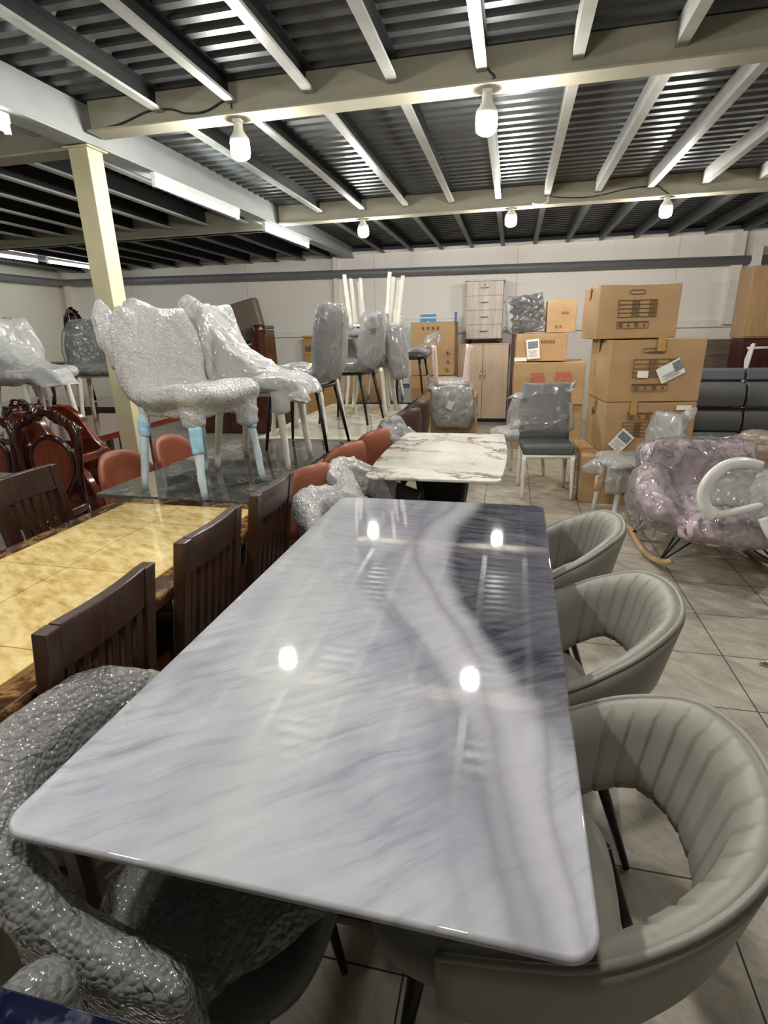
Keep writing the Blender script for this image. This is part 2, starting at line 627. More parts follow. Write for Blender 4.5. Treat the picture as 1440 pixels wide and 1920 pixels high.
def bulb(x, y, z, beam_z, label):
    t = thing('light_bulb', label, 'light bulb', (x, y, beam_z), 0, 'bulbs hanging under the beams')
    d = z - beam_z
    MB().box((0, 0, -0.008), (0.05, 0.05, 0.016)).build('mounting_plate', M_socket, t, bevel=0.003)
    MB().lathe([(0.019, -0.014), (0.019, d + 0.125), (0.027, d + 0.12), (0.027, d + 0.09), (0.040, d + 0.066), (0.057, d + 0.045), (0.0585, d + 0.022)], 20).build('socket', M_socket, t, smooth=True)
    MB().lathe([(0.0565, d + 0.0215), (0.0575, d + 0.0), (0.0575, d - 0.03), (0.052, d - 0.052), (0.030, d - 0.066), (0.004, d - 0.069)], 20).build('globe', M_bulb, t, smooth=True)
bulb(-1.651, 3.50, 2.54, 2.682, 'lit bulb under the second cross beam, nearer the cream column')
bulb(-0.199, 3.50, 2.54, 2.682, 'lit bulb hanging above the far end of the grey marble table')
bulb(-1.660, 6.41, 2.52, 2.632, 'lit bulb under the far cross beam, left of the others along it')
bulb(-0.085, 6.41, 2.53, 2.632, 'lit bulb under the far cross beam above the patterned marble table')
bulb(1.385, 6.41, 2.52, 2.632, 'lit bulb under the far cross beam above the tall carton stack')
bulb(2.83, 3.50, 2.54, 2.682, 'added out-of-view bulb above the aisle in front of the grey sofa')  # extra lamp added out of frame to brighten the pink chair from the right
bulb(-1.651, 0.55, 2.54, 2.70, 'lit bulb above the yellow marble table')
bulb(-0.10, 0.55, 2.54, 2.70, 'lit bulb above the near end of the grey marble table')

def tube_light(x, y0, y1, z, label, up):
    t = thing('fluorescent_light', label, 'ceiling light', (x, (y0 + y1) / 2, z), 0, 'fluorescent battens')
    L = y1 - y0
    MB().box((0, 0, up), (0.045, L, 0.05)).build('batten', M_batten, t, bevel=0.005)
    for s in (-1, 1):
        MB().box((0, s * (L / 2 - 0.012), up - 0.045), (0.03, 0.022, 0.06)).build('end_cap', M_batten, t, bevel=0.004)
    MB().tube([(0, -L / 2 + 0.024, up - 0.05), (0, L / 2 - 0.024, up - 0.05)], 0.015, 12).build('tube', M_tube, t, smooth=True)
tube_light(-2.70, 1.5, 2.9, 2.62, 'lit fluorescent batten on the main beam, before the cream column', -0.02)
tube_light(-2.64, 4.08, 5.42, 2.62, 'lit fluorescent batten on the main beam just beyond the cream column', -0.02)
tube_light(-2.68, 6.08, 7.45, 2.62, 'lit fluorescent batten on the main beam farthest along it', -0.02)
tube_light(-7.05, 6.75, 7.60, 2.62, 'lit fluorescent batten in the far left corner, nearer of the two in line', 0.03)
tube_light(-7.00, 7.72, 8.62, 2.62, 'lit fluorescent batten in the far left corner, second of the two in line', 0.03)
tube_light(-5.2, 0.9, 2.2, 2.62, 'lit fluorescent batten over the carved red chairs', 0.03)

# pipe round the walls
m = MB()
m.tube([(X1 - 0.02, Y1 - 0.14, 2.27), (-2.5, Y1 - 0.14, 2.375), (-8.15, Y1 - 0.14, 2.46), (-8.26, Y1 - 0.17, 2.462), (-8.28, Y1 - 0.3, 2.465), (-8.28, 5.0, 2.47), (-8.28, 1.0, 2.47)], 0.06, 14)
t = tag(m.build('drain_pipe', M_pipe, smooth=True), 'grey plastic pipe running along the back and left walls', 'pipe')

def spline(pts, n=6):
    q = []
    for i in range(len(pts) - 1):
        p0 = Vector(pts[max(i - 1, 0)]); p1 = Vector(pts[i]); p2 = Vector(pts[i + 1]); p3 = Vector(pts[min(i + 2, len(pts) - 1)])
        for s in range(n):
            u = s / n
            q.append(0.5 * ((2 * p1) + (p2 - p0) * u + (2 * p0 - 5 * p1 + 4 * p2 - p3) * u * u + (3 * p1 - p0 - 3 * p2 + p3) * u ** 3))
    q.append(Vector(pts[-1]))
    return q

def cable(name, pts, r, label, mat):
    q = spline(pts)
    return tag(MB().tube(q, r, 6).build(name, mat, smooth=True), label, 'cable')
cable('electric_cable', [(-2.58, 3.452, 2.70), (-2.4, 3.45, 2.715), (-2.2, 3.45, 2.76), (-2.05, 3.45, 2.755), (-1.95, 3.45, 2.725), (-1.82, 3.448, 2.725), (-1.7, 3.448, 2.765), (-1.66, 3.446, 2.77), (-1.655, 3.445, 2.72)], 0.005, 'black cable looped along the cream beam to the bulb by the column', M_cable)
cable('electric_cable', [(0.25, 6.372, 2.74), (0.33, 6.37, 2.70), (0.6, 6.37, 2.675), (0.8, 6.37, 2.69), (1.0, 6.37, 2.72), (1.25, 6.37, 2.73), (1.33, 6.37, 2.69), (1.385, 6.37, 2.65)], 0.005, 'black cable drooping along the far beam to the bulb above the carton stack', M_cable)
cable('electric_cable', [(0.27, 6.335, 2.70), (0.26, 6.325, 2.655), (0.2, 6.325, 2.64), (0.12, 6.325, 2.65)], 0.009, 'short white cable end hanging below the far beam', M_cable_w)
cable('electric_cable', [(-0.22, 3.448, 2.80), (-0.19, 3.445, 2.745), (-0.16, 3.44, 2.71), (-0.2, 3.44, 2.69)], 0.005, 'short black cable above the bulb over the grey marble table', M_cable)
# ------------------------------------------------------------------ grey marble table
def grey_marble():
    t = NT('printed_grey_marble_glass')
    v = t.coord()
    sep = t.n('SeparateXYZ', i0=v)
    x, y = sep.outputs[0], sep.outputs[1]
    def curve(pts, lo=-0.5, hi=0.5):
        """u as a function of the long axis y (-0.95..0.95)"""
        fc = t.n('FloatCurve')
        mp = t.n('MapRange', i0=y); mp.inputs[1].default_value = -0.95; mp.inputs[2].default_value = 0.95
        t.set(fc.inputs['Value'], mp.outputs[0])
        c = fc.mapping.curves[0]
        pts = sorted(pts)
        q = [((py + 0.95) / 1.9, (px - lo) / (hi - lo)) for py, px in pts]
        c.points[0].location = q[0]; c.points[1].location = q[-1]
        for a in q[1:-1]:
            c.points.new(*a)
        fc.mapping.update()
        m2 = t.n('MapRange', i0=fc.outputs[0]); m2.inputs[3].default_value = lo; m2.inputs[4].default_value = hi
        return m2.outputs[0]
    wob = t.noise(v, 3.2, 3, 0.45)
    wobv = t.math('MULTIPLY', t.math('SUBTRACT', wob.outputs[0], 0.5), 0.10)
    fine = t.noise(v, 22.0, 4, 0.6)
    finev = t.math('MULTIPLY', t.math('SUBTRACT', fine.outputs[0], 0.5), 0.03)
    xx = t.math('ADD', x, t.math('ADD', wobv, finev))
    # feathery brush strokes: noise stretched across, bent by a second field
    wv = t.n('VectorMath', _operation='SCALE'); t.set(wv.inputs[0], t.noise(v, 2.2, 3).outputs[1]); wv.inputs['Scale'].default_value = 0.16
    def feather(rot, sc, freq, seed):
        a = t.n('VectorMath', _operation='ADD'); t.set(a.inputs[0], v); t.set(a.inputs[1], wv.outputs[0])
        mp = t.n('Mapping', Vector=t.n('Mapping', Vector=a.outputs[0], Rotation=(0, 0, R(rot))).outputs[0], Scale=sc, Location=(seed, seed, 0))
        return t.noise(mp.outputs[0], freq, 7, 0.66, 0.15).outputs[0]
    fe_near = feather(-38, (1.5, 11, 1), 3.4, 1.0)
    fe_far = feather(8, (1.6, 12, 1), 3.4, 4.0)
    ymix = t.n('MapRange', i0=y); ymix.inputs[1].default_value = -0.25; ymix.inputs[2].default_value = 0.25
    fe = t.mix(ymix.outputs[0], fe_near, fe_far)
    febw = t.math('MULTIPLY', t.math('SUBTRACT', fe, 0.5), 1.0)
    # pale field with broad clouds
    cl = t.noise(t.coord(scale=(1.3, 1, 1)), 2.6, 5, 0.55)
    base = t.ramp(cl.outputs[0], [(0.25, srgb(140, 139, 149)), (0.5, srgb(169, 169, 178)), (0.72, srgb(187, 190, 191))])
    g = t.ramp(t.math('ADD', 0.5, febw), [(0.30, (0.66, 0.65, 0.70)), (0.47, (0.93, 0.93, 0.95)), (0.68, (1.08, 1.08, 1.07))])
    col = t.mix(1.0, base.outputs[0], g.outputs[0], 'MULTIPLY')
    # broad greyer zone at the far left
    fg = t.n('MapRange', i0=y); fg.inputs[1].default_value = -0.1; fg.inputs[2].default_value = 0.75
    col = t.mix(t.math('MULTIPLY', fg.outputs[0], 0.5), col, t.mix(1.0, col, (0.62, 0.61, 0.65), 'MULTIPLY'))
    # dark band right of the wavy boundary, strongest at the far end
    bx = curve([(0.95, 0.16), (0.90, 0.165), (0.51, 0.10), (0.26, 0.12), (0.04, 0.175), (-0.16, 0.255), (-0.30, 0.315), (-0.42, 0.37), (-0.6, 0.44), (-0.95, 0.48)])
    d = t.math('SUBTRACT', xx, bx)
    near_edge = t.n('MapRange', i0=d, _interpolation_type='SMOOTHSTEP'); near_edge.inputs[1].default_value = -0.035; near_edge.inputs[2].default_value = 0.03
    dist_fall = t.ramp(d, [(0.0, (0.98, 0.98, 0.98)), (0.15, (0.85, 0.85, 0.85)), (0.35, (0.70, 0.70, 0.70))])
    yfall = t.n('MapRange', i0=y, _interpolation_type='SMOOTHSTEP'); yfall.inputs[1].default_value = -0.66; yfall.inputs[2].default_value = -0.28
    fe_d = t.ramp(t.math('ADD', 0.5, febw), [(0.25, (1.15, 1.15, 1.15)), (0.7, (0.66, 0.66, 0.66))])
    amt = t.math('MULTIPLY', t.math('MULTIPLY', near_edge.outputs[0], dist_fall.outputs[0]), yfall.outputs[0])
    amt = t.math('MINIMUM', t.math('MULTIPLY', amt, fe_d.outputs[0]), 1.0)
    col = t.mix(amt, col, srgb(44, 42, 52))
    # pale ridge beside the boundary and thin dark streaks
    rx = curve([(0.95, 0.085), (0.86, 0.10), (0.43, 0.03), (0.2, 0.035), (-0.07, 0.135), (-0.27, 0.21), (-0.45, 0.30), (-0.62, 0.36), (-0.95, 0.42)])
    dr = t.math('ABSOLUTE', t.math('SUBTRACT', t.math('ADD', x, t.math('MULTIPLY', wobv, 0.6)), rx))
    rid = t.ramp(dr, [(0.0, (0.75, 0.75, 0.75)), (0.05, (0.45, 0.45, 0.45)), (0.10, (0, 0, 0))])
    col = t.mix(rid.outputs[0], col, srgb(184, 183, 190))
    def streak(pts, w, strength, colr, a=0.7):
        sx = curve(pts)
        dd = t.math('ABSOLUTE', t.math('SUBTRACT', t.math('ADD', x, t.math('MULTIPLY', t.math('ADD', wobv, finev), a)), sx))
        s = t.ramp(dd, [(0.0, (strength,) * 3), (w * 0.4, (strength * 0.45,) * 3), (w, (0, 0, 0))])
        return s.outputs[0], colr
    for pts, w, st, cc in (
        ([(0.95, -0.02), (0.85, -0.035), (0.42, -0.03), (0.1, -0.09), (-0.22, 0.075), (-0.42, 0.19), (-0.58, 0.25), (-0.78, 0.32), (-0.95, 0.36)], 0.05, 0.5, srgb(122, 120, 130)),
        ([(0.95, 0.05), (0.8, 0.06), (0.55, -0.01), (0.3, 0.0), (0.0, 0.12), (-0.3, 0.26), (-0.55, 0.30), (-0.8, 0.355), (-0.95, 0.38)], 0.034, 0.5, srgb(116, 114, 124)),
        ([(0.95, -0.06), (0.5, -0.16), (0.2, -0.14), (-0.1, 0.02), (-0.35, 0.17), (-0.6, 0.27), (-0.95, 0.35)], 0.022, 0.4, srgb(118, 116, 126)),
        ([(0.95, 0.30), (0.5, 0.32), (0.2, 0.33), (-0.2, 0.36), (-0.5, 0.40), (-0.7, 0.405), (-0.95, 0.43)], 0.016, 0.35, srgb(96, 94, 104)),
        ([(0.95, -0.25), (0.4, -0.22), (0.15, -0.10), (-0.1, 0.0), (-0.4, 0.14), (-0.95, 0.30)], 0.05, 0.35, srgb(122, 120, 130))):
        s, cc = streak(pts, w, st, cc)
        col = t.mix(s, col, cc)
    # a milky diagonal veil on the left
    vx = curve([(0.95, -0.4), (0.3, -0.38), (-0.2, -0.26), (-0.5, -0.16), (-0.95, -0.1)])
    dv = t.math('ABSOLUTE', t.math('SUBTRACT', xx, vx))
    vs = t.ramp(dv, [(0.0, (0.5, 0.5, 0.5)), (0.22, (0, 0, 0))])
    col = t.mix(vs.outputs[0], col, srgb(196, 199, 197))
    p = t.pbr(Base__Color=col, Roughness=0.035)
    p.inputs['IOR'].default_value = 1.5
    p.inputs['Coat Weight'].default_value = 0.35
    p.inputs['Coat Roughness'].default_value = 0.01
    return t.surf(p)

M_greymarble = grey_marble()
M_blackmetal = plain('black_powder_coat', srgb(20, 20, 21), 0.4)
M_darkmetal = plain('dark_bronze_metal', srgb(30, 27, 25), 0.35, metal=0.6)

def slab_top(name, poly, z, th, mat, parent, bev=0.006, seg=4):
    o = MB().prism(poly, z - th, z).build(name, mat, parent, bevel=bev, seg=seg)
    return o

def pedestal(t, w, l, h, mat):
    """flat steel trestle: floor plate, two slanted wide panels and a top frame"""
    MB().box((0, 0, 0.01), (w * 0.8, l * 0.55, 0.02)).build('base_plate', mat, t, bevel=0.004)
    for s in (-1, 1):
        m = MB()
        m.prism([(-w * 0.12, 0.02), (w * 0.12, 0.02), (w * 0.26, h - 0.02), (-w * 0.26, h - 0.02)], -0.03, 0.03,
                Matrix.Translation((0, s * l * 0.16, 0)) @ Matrix.Rotation(R(90), 4, 'X'))
        m.build('support_panel', mat, t, bevel=0.004)
    MB().box((0, 0, h - 0.012), (w * 0.62, l * 0.62, 0.024)).build('top_frame', mat, t, bevel=0.004)

T1 = thing('dining_table', 'large grey and white swirled marble dining table with glossy top', 'table', (-0.297, 1.385, 0), R(-0.55))
slab_top('table_top', rrect(0.893, 1.80, 0.045, 8), 0.76, 0.016, M_greymarble, T1, 0.0065, 4)
pedestal(T1, 0.27, 1.5, 0.744, M_blackmetal)

# ------------------------------------------------------------------ second marble table
def veined(name, base, veins, scale=3.0, seed=0.0, rot=10, gloss=0.05, vein_amt=1.0, spec=0.5):
    t = NT(name)
    v = t.coord(rot=(0, 0, R(rot)), loc=(seed, seed, 0))
    w = t.n('VectorMath', _operation='SCALE'); t.set(w.inputs[0], t.noise(v, 2.5, 6, 0.6).outputs[1]); w.inputs['Scale'].default_value = 0.45
    a = t.n('VectorMath', _operation='ADD'); t.set(a.inputs[0], v); t.set(a.inputs[1], w.outputs[0])
    mp = t.n('Mapping', Vector=a.outputs[0], Scale=(0.85, 1.6, 1))
    n = t.noise(mp.outputs[0], scale, 7, 0.55, 0.3)
    rg = t.math('ABSOLUTE', t.math('SUBTRACT', n.outputs[0], 0.5))
    stops = [(0.0, (vein_amt,) * 3), (0.014, (0.9 * vein_amt,) * 3), (0.026, (0.32 * vein_amt,) * 3), (0.075, (0, 0, 0))]
    f = t.ramp(rg, stops)
    mask = t.ramp(t.noise(v, 2.0, 4).outputs[0], [(0.36, (0.12, 0.12, 0.12)), (0.52, (1, 1, 1))])
    fac = t.math('MULTIPLY', f.outputs[0], mask.outputs[0])
    vc = t.ramp(t.noise(v, 3.0, 3).outputs[0], [(0.35, veins[0]), (0.65, veins[1])])
    cl = t.ramp(t.noise(v, 4.0, 4).outputs[0], [(0.3, tuple(c * 0.88 for c in base)), (0.65, base)])
    col = t.mix(fac, cl.outputs[0], vc.outputs[0])
    p = t.pbr(Base__Color=col, Roughness=gloss)
    p.inputs['Specular IOR Level'].default_value = spec
    return t.surf(p)

M_veined = veined('white_marble_brown_grey_veins', srgb(232, 230, 218), (srgb(58, 56, 53), srgb(132, 96, 62)), 2.3, 3.0, 4)
T2 = thing('dining_table', 'white marble dining table with grey and brown veins on black steel legs', 'table', (-0.383, 3.315, 0), R(0.3))
def barrel(w, l, bulge, r, n=8):
    pts = []
    for (sx, sy, a0) in ((1, 1, 0), (-1, 1, 90), (-1, -1, 180), (1, -1, 270)):
        arc = []
        for k in range(n + 1):
            a = R(a0 + 90 * k / n)
            arc.append((sx * (w / 2 - r - bulge) + r * math.cos(a), sy * (l / 2 - r) + r * math.sin(a)))
        pts += arc
        if (sx, sy) in ((-1, 1), (1, -1)):
            xs = -1 if sx < 0 else 1
            for k in range(1, 8):
                yy = lerp(sy * (l / 2 - r), -sy * (l / 2 - r), k / 8)
                pts.append((xs * (w / 2 - bulge + bulge * math.sin(math.pi * k / 8)), yy))
    return pts
slab_top('table_top', barrel(0.76, 1.30, 0.025, 0.05), 0.755, 0.016, M_veined, T2, 0.006, 3)
for s in (-1, 1):
    for q in (-1, 1):
        MB().tube([(q * 0.06, s * 0.10, 0.03), (q * 0.15, s * 0.20, 0.735)], [0.022, 0.02], 8).build('leg', M_blackmetal, T2, smooth=True)
MB().prism([(-0.10, 0.0), (0.10, 0.0), (0.15, 0.7), (-0.15, 0.7)], -0.05, 0.05, Matrix.Translation((0, 0, 0.03)) @ Matrix.Rotation(R(90), 4, 'X')).build('pedestal', M_blackmetal, T2, bevel=0.006)
MB().box((0, 0, 0.015), (0.34, 0.5, 0.03)).build('base_plate', M_blackmetal, T2, bevel=0.006)
MB().box((0, 0, 0.728), (0.36, 0.62, 0.02)).build('top_frame', M_blackmetal, T2, bevel=0.004)
# ------------------------------------------------------------------ grey tub chairs
M_leather = plain('warm_grey_faux_leather', srgb(134, 132, 123), 0.42, var=0.04, scale=8, bump=0.25, bscale=420)
M_leather_dk = plain('charcoal_faux_leather', srgb(66, 66, 65), 0.42, var=0.05, scale=8, bump=0.25, bscale=420)
M_film = film('clear_polythene', 0.32)
M_film_milky = film('milky_polythene', 0.68, tint=(0.96, 0.96, 0.95), fold=6.0)
M_film_grey = film('thin_grey_polythene', 0.16, fold=6.0)
M_film_clear = film('clear_bag_plastic', 0.12, fold=7.0)
M_bubble = film('bubble_wrap', 0.64, tint=(0.96, 0.96, 0.95), bubble=True, strength=0.8)
M_bubble_clear = film('clear_bubble_wrap', 0.34, tint=(0.92, 0.93, 0.90), bubble=True, strength=0.85, edge=0.25)

def tub_point(th, s, off):
    """Point on the shell's mid surface: th = angle round the chair (0 = back), s = 0 bottom .. 1 rim, off = outward."""
    a = abs(th)
    zt = curve1([(0, 0.788), (30, 0.775), (62, 0.708), (92, 0.618), (128, 0.565)], a)
    zb = curve1([(0, 0.565), (40, 0.555), (66, 0.49), (86, 0.42), (128, 0.405)], a)
    z = lerp(zb, zt, s)
    fl = 0.70 + 0.30 * ((z - 0.40) / 0.36) ** 0.8          # flares outward with height
    c = math.cos(R(th)); sn = math.sin(R(max(-90, min(90, th))))
    sx = math.copysign(abs(c) ** 0.9, c)
    x = 0.03 + (0.300 * sx if c > 0 else 0.30 * c) * (fl if c > 0 else 1)
    y = 0.272 * math.copysign(abs(sn) ** 0.85, sn) * (0.5 + 0.5 * fl)
    n = Vector((c / 0.3, sn / 0.272, 0)).normalized()
    return Vector((x, y, z)) + n * off

def tub_shell(thick, grooves=True, grow=0.0, n=336, lim=126):
    rings = []
    for i in range(n + 1):
        th = -lim + 2 * lim * i / n
        g = 0.0
        if grooves and abs(th) < 69:
            k = (th + 66) / 11.0
            d = abs(k - round(k)) * 11.0
            g = max(0.0, 1 - d / 1.7) ** 1.2 * 0.009
        end = min(1.0, (lim - abs(th)) / 8.0)
        T = thick * (0.35 + 0.65 * math.sqrt(max(0.0, end)))
        r = []
        for s in (0.0, 0.12, 0.3, 0.5, 0.7, 0.86, 0.95):     # inner face upwards
            pad = -T * (0.42 if s == 0 else 0.62 if s < 0.9 else 0.42)
            gg = g * (0.6 if s in (0.0, 0.95) else 1.0)
            r.append(tub_point(th, s, pad + gg) + Vector((0, 0, -grow if s == 0 else 0)))
        r.append(tub_point(th, 1.0, -T * 0.2) + Vector((0, 0, 0.006 + grow)))
        r.append(tub_point(th, 1.0, T * 0.15) + Vector((0, 0, 0.006 + grow)))
        for s in (0.95, 0.8, 0.5, 0.2, 0.0):
            r.append(tub_point(th, s, T * (0.40 if s not in (0.0,) else 0.25)) + Vector((0, 0, -grow if s == 0 else 0)))
        rings.append(r)
    return MB().rings(rings)

def tub_chair(name, label, loc, rz, leather, group, piped=True):
    t = thing(name, label, 'chair', loc, rz, group)
    tub_shell(0.062).build('backrest', leather, t, smooth=True)
    pip = [tub_point(-124 + 248 * i / 70, 1.0, 0.015) + Vector((0, 0, 0.004)) for i in range(71)]
    if piped:
        MB().tube(pip, 0.0065, 8).build('piping', leather, t, smooth=True)
    m = MB()
    prof = [(0.90, 0.405), (0.985, 0.418), (1.0, 0.44), (0.97, 0.462), (0.85, 0.474), (0.5, 0.478)]
    rings = []
    for k, z in prof:
        ring = []
        for i in range(48):
            a = 2 * math.pi * i / 48
            c, s = math.cos(a), math.sin(a)
            ring.append(Vector((-0.075 + 0.235 * k * math.copysign(abs(c) ** 0.62, c), 0.225 * k * math.copysign(abs(s) ** 0.62, s), z)))
        rings.append(ring)
    m.rings(rings).build('seat', leather, t, smooth=True)
    m = MB(); m.box((-0.06, 0, 0.395), (0.34, 0.34, 0.02)); m.build('seat_frame', M_blackmetal, t, bevel=0.005)
    for sx, sy in ((-1, -1), (-1, 1), (1, -1), (1, 1)):
        MB().tube([(-0.02 + sx * 0.17, sy * 0.14, 0.40), (0.02 + sx * 0.265, sy * 0.165, 0.004)], [0.019, 0.010], 12).build('leg', M_darkmetal, t, smooth=True)
    return t

G_TUB = 'grey tub chairs along the marble table'
tub = tub_chair('tub_chair', 'grey channel-back tub chair at the near right corner of the grey marble table', (0.085, 0.83, 0), R(-2), M_leather, G_TUB)
dup(tub, (0.11, 1.45, 0), R(-3), 'grey channel-back tub chair in the middle of the three beside the grey marble table', G_TUB)
dup(tub, (0.075, 2.04, 0), R(-4), 'grey channel-back tub chair at the far right corner of the grey marble table', G_TUB)

# wrapped tub chairs on the left side of the same table
def tub_film(t, mat, seed, amp=0.010, lim=122, thick=0.105, seat=True, peak=None, xmin=None):
    m = tub_shell(thick, False, 0.012, 60, lim)
    if seat:
        m.ball((-0.06, 0, 0.44), (0.25, 0.24, 0.085), 8)
    if peak:
        m.rings([[Vector(p) + Vector((math.cos(a) * r, math.sin(a) * r, 0)) for a in [k * math.pi / 4 for k in range(8)]] for p, r in peak])
    def clamp(co):                        # flattened where it is pressed under the table
        if xmin is not None and co.x < xmin and co.z > 0.725:
            co.z = 0.725 + 0.02 * (co.z - 0.725)
    return m.blob('plastic_wrap', mat, t, 0.016, 5, amp, 9.0, seed, clamp=clamp)

w = tub_chair('tub_chair', 'charcoal tub chair in clear bubble wrap, near left of the grey marble table', (-0.567, 0.70, 0), R(178), M_leather_dk, 'bubble-wrapped tub chairs', False)
w.scale = (0.95, 0.95, 1)
tub_film(w, M_bubble_clear, 1.0, amp=0.008, xmin=0.2, thick=0.095, lim=129)
w2 = tub_chair('tub_chair', 'tub chair in white bubble wrap at the far left corner of the grey marble table', (-0.57, 2.22, 0), R(180), M_leather_dk, 'bubble-wrapped tub chairs')
w2.scale = (0.93, 0.93, 1)
tub_film(w2, M_bubble, 2.0, amp=0.014, thick=0.12, xmin=0.12, peak=[((0.17, -0.16, 0.70), 0.10), ((0.19, -0.20, 0.79), 0.06), ((0.20, -0.22, 0.85), 0.02)])
w3 = tub_chair('tub_chair', 'tub chair in crumpled milky plastic at the near left corner of the veined marble table', (-0.63, 2.80, 0), R(178), M_leather_dk, 'bagged tub chairs beside the veined marble table')
w3.scale = (0.90, 0.90, 1)
tub_film(w3, M_film_milky, 3.0, amp=0.020, thick=0.12, lim=95, seat=False, xmin=0.16)
w4 = tub_chair('tub_chair', 'tub chair in a tied clear bag, far left corner of the veined marble table', (-0.63, 4.15, 0), R(182), M_leather_dk, 'bagged tub chairs beside the veined marble table')
tub_film(w4, M_film, 4.0, amp=0.014, thick=0.10, lim=78, seat=False, peak=[((0.22, -0.02, 0.70), 0.12), ((0.22, -0.02, 0.79), 0.06), ((0.24, -0.02, 0.84), 0.05)])

# ------------------------------------------------------------------ scoop dining chairs (facing local -x)
M_shell_grey = plain('grey_shell_fabric', srgb(80, 83, 84), 0.6, var=0.06, bump=0.2, bscale=300)
M_shell_dark = plain('dark_slate_fabric', srgb(58, 64, 66), 0.6, var=0.06, bump=0.2, bscale=300)
M_shell_pale = plain('pale_grey_fabric', srgb(190, 190, 184), 0.6, var=0.05, bump=0.2, bscale=300)
M_orange = plain('terracotta_leather', srgb(148, 84, 60), 0.42, var=0.07, scale=10, bump=0.2, bscale=300)
M_brown = plain('chocolate_leather', srgb(64, 44, 37), 0.42, var=0.08, scale=10, bump=0.2, bscale=300)
M_wrapleg = plain('white_paper_wrapping', srgb(226, 222, 210), 0.55, var=0.08, scale=30, bump=0.5, bscale=60)
M_blueprint = plain('pale_blue_printed_plastic', srgb(196, 214, 222), 0.35, var=0.12, scale=18, bump=0.4, bscale=60)
M_skyprint = plain('sky_blue_printed_plastic', srgb(158, 204, 228), 0.35, var=0.2, scale=30)
M_pinkpaper = plain('pinkish_paper_wrapping', srgb(224, 200, 192), 0.55, var=0.12, scale=26, bump=0.5, bscale=60)
M_whitemetal = plain('white_coated_metal', srgb(224, 224, 218), 0.4, var=0.04)

SCOOP = [(-0.245, 0.435), (-0.205, 0.458), (-0.08, 0.455), (0.06, 0.440), (0.145, 0.455), (0.195, 0.52), (0.222, 0.63), (0.243, 0.76), (0.255, 0.875)]
WID = [0.195, 0.215, 0.228, 0.222, 0.215, 0.220, 0.225, 0.210, 0.165]
def scoop(u, v, hb=1.0, wrap=0.05, wid=1.0):
    k = u * (len(SCOOP) - 1)
    i = min(int(k), len(SCOOP) - 2)
    f = k - i
    def cr(a, b, c, d):
        return 0.5 * (2 * b + (c - a) * f + (2 * a - 5 * b + 4 * c - d) * f * f + (3 * b - a - 3 * c + d) * f ** 3)
    g = lambda L, j: L[max(0, min(len(L) - 1, j))]
    x = cr(g(SCOOP, i - 1)[0], g(SCOOP, i)[0], g(SCOOP, i + 1)[0], g(SCOOP, i + 2)[0])
    z = cr(g(SCOOP, i - 1)[1], g(SCOOP, i)[1], g(SCOOP, i + 1)[1], g(SCOOP, i + 2)[1])
    w = cr(g(WID, i - 1), g(WID, i), g(WID, i + 1), g(WID, i + 2)) * wid
    t = 2 * v - 1
    if z > 0.46:
        z = 0.46 + (z - 0.46) * hb
    b = max(0.0, min(1.0, (u - 0.5) / 0.3))
    return Vector((x - wrap * b * t * t, w * t, z + (1 - b) * 0.022 * t * t))

def scoop_part(u0, u1, thick, **kw):
    return MB().sheet(lambda u, v: scoop(lerp(u0, u1, u), v, **kw), 14, 14, thick)

def wobble_leg(p0, p1, r0, r1, seed, amt=0.004, n=9):
    p0, p1 = Vector(p0), Vector(p1)
    pts, rr = [], []
    for i in range(n + 1):
        f = i / n
        q = p0.lerp(p1, f)
        j = noise.noise_vector(Vector((seed * 3.7, f * 5, seed)))
        pts.append(q + Vector((j.x, j.y, 0)) * amt * (1 if 0 < i < n else 0))
        rr.append(lerp(r0, r1, f) * (1 + 0.22 * noise.noise(Vector((seed, f * 9, 2.0))) * (amt > 0)))
    return MB().tube(pts, rr, 10)

LEGS = ((-1, -1), (-1, 1), (1, -1), (1, 1))
def scoop_chair(name, label, loc, rz, group, shell, legs='white', wrap=None, wrapkw=None, hb=1.0, wid=1.0, rot=None, legmat=None, foot=0.215, curl=0.05):
    t = thing(name, label, 'chair', loc, rz, group, rot)
    scoop_part(0.0, 0.55, 0.05, hb=hb, wid=wid, wrap=curl).build('seat', shell, t, smooth=True)
    scoop_part(0.50, 1.0, 0.042, hb=hb, wid=wid, wrap=curl).build('backrest', shell, t, smooth=True)
    sd = loc[0] * 7 + loc[1] * 3
    if legs == 'black':
        ring = [Vector((-0.02 + 0.19 * math.copysign(abs(math.cos(a)) ** 0.6, math.cos(a)), 0.185 * math.copysign(abs(math.sin(a)) ** 0.6, math.sin(a)), 0.405)) for a in [2 * math.pi * k / 32 for k in range(32)]]
        MB().tube(ring, 0.012, 8, closed=True).build('seat_frame', M_blackmetal, t, smooth=True)
        for sx, sy in LEGS:
            MB().tube([(-0.02 + sx * 0.155, sy * 0.15, 0.415), (-0.01 + sx * foot, sy * 0.195, 0.003)], [0.0155, 0.009], 10).build('leg', M_blackmetal, t, smooth=True)
    else:
        mt = legmat or M_wrapleg
        for q, (sx, sy) in enumerate(LEGS):
            wobble_leg((-0.02 + sx * 0.165, sy * 0.165, 0.43), (-0.01 + sx * foot, sy * 0.195, 0.003), 0.024, 0.016, sd + q).build('leg', mt, t, smooth=True)
        MB().box((-0.02, 0, 0.41), (0.30, 0.30, 0.02)).build('seat_frame', M_whitemetal, t, bevel=0.005)
    if wrap is not None:
        scoop_film(t, wrap, sd, hb=hb, wid=wid, curl=curl, **(wrapkw or {}))
    return t

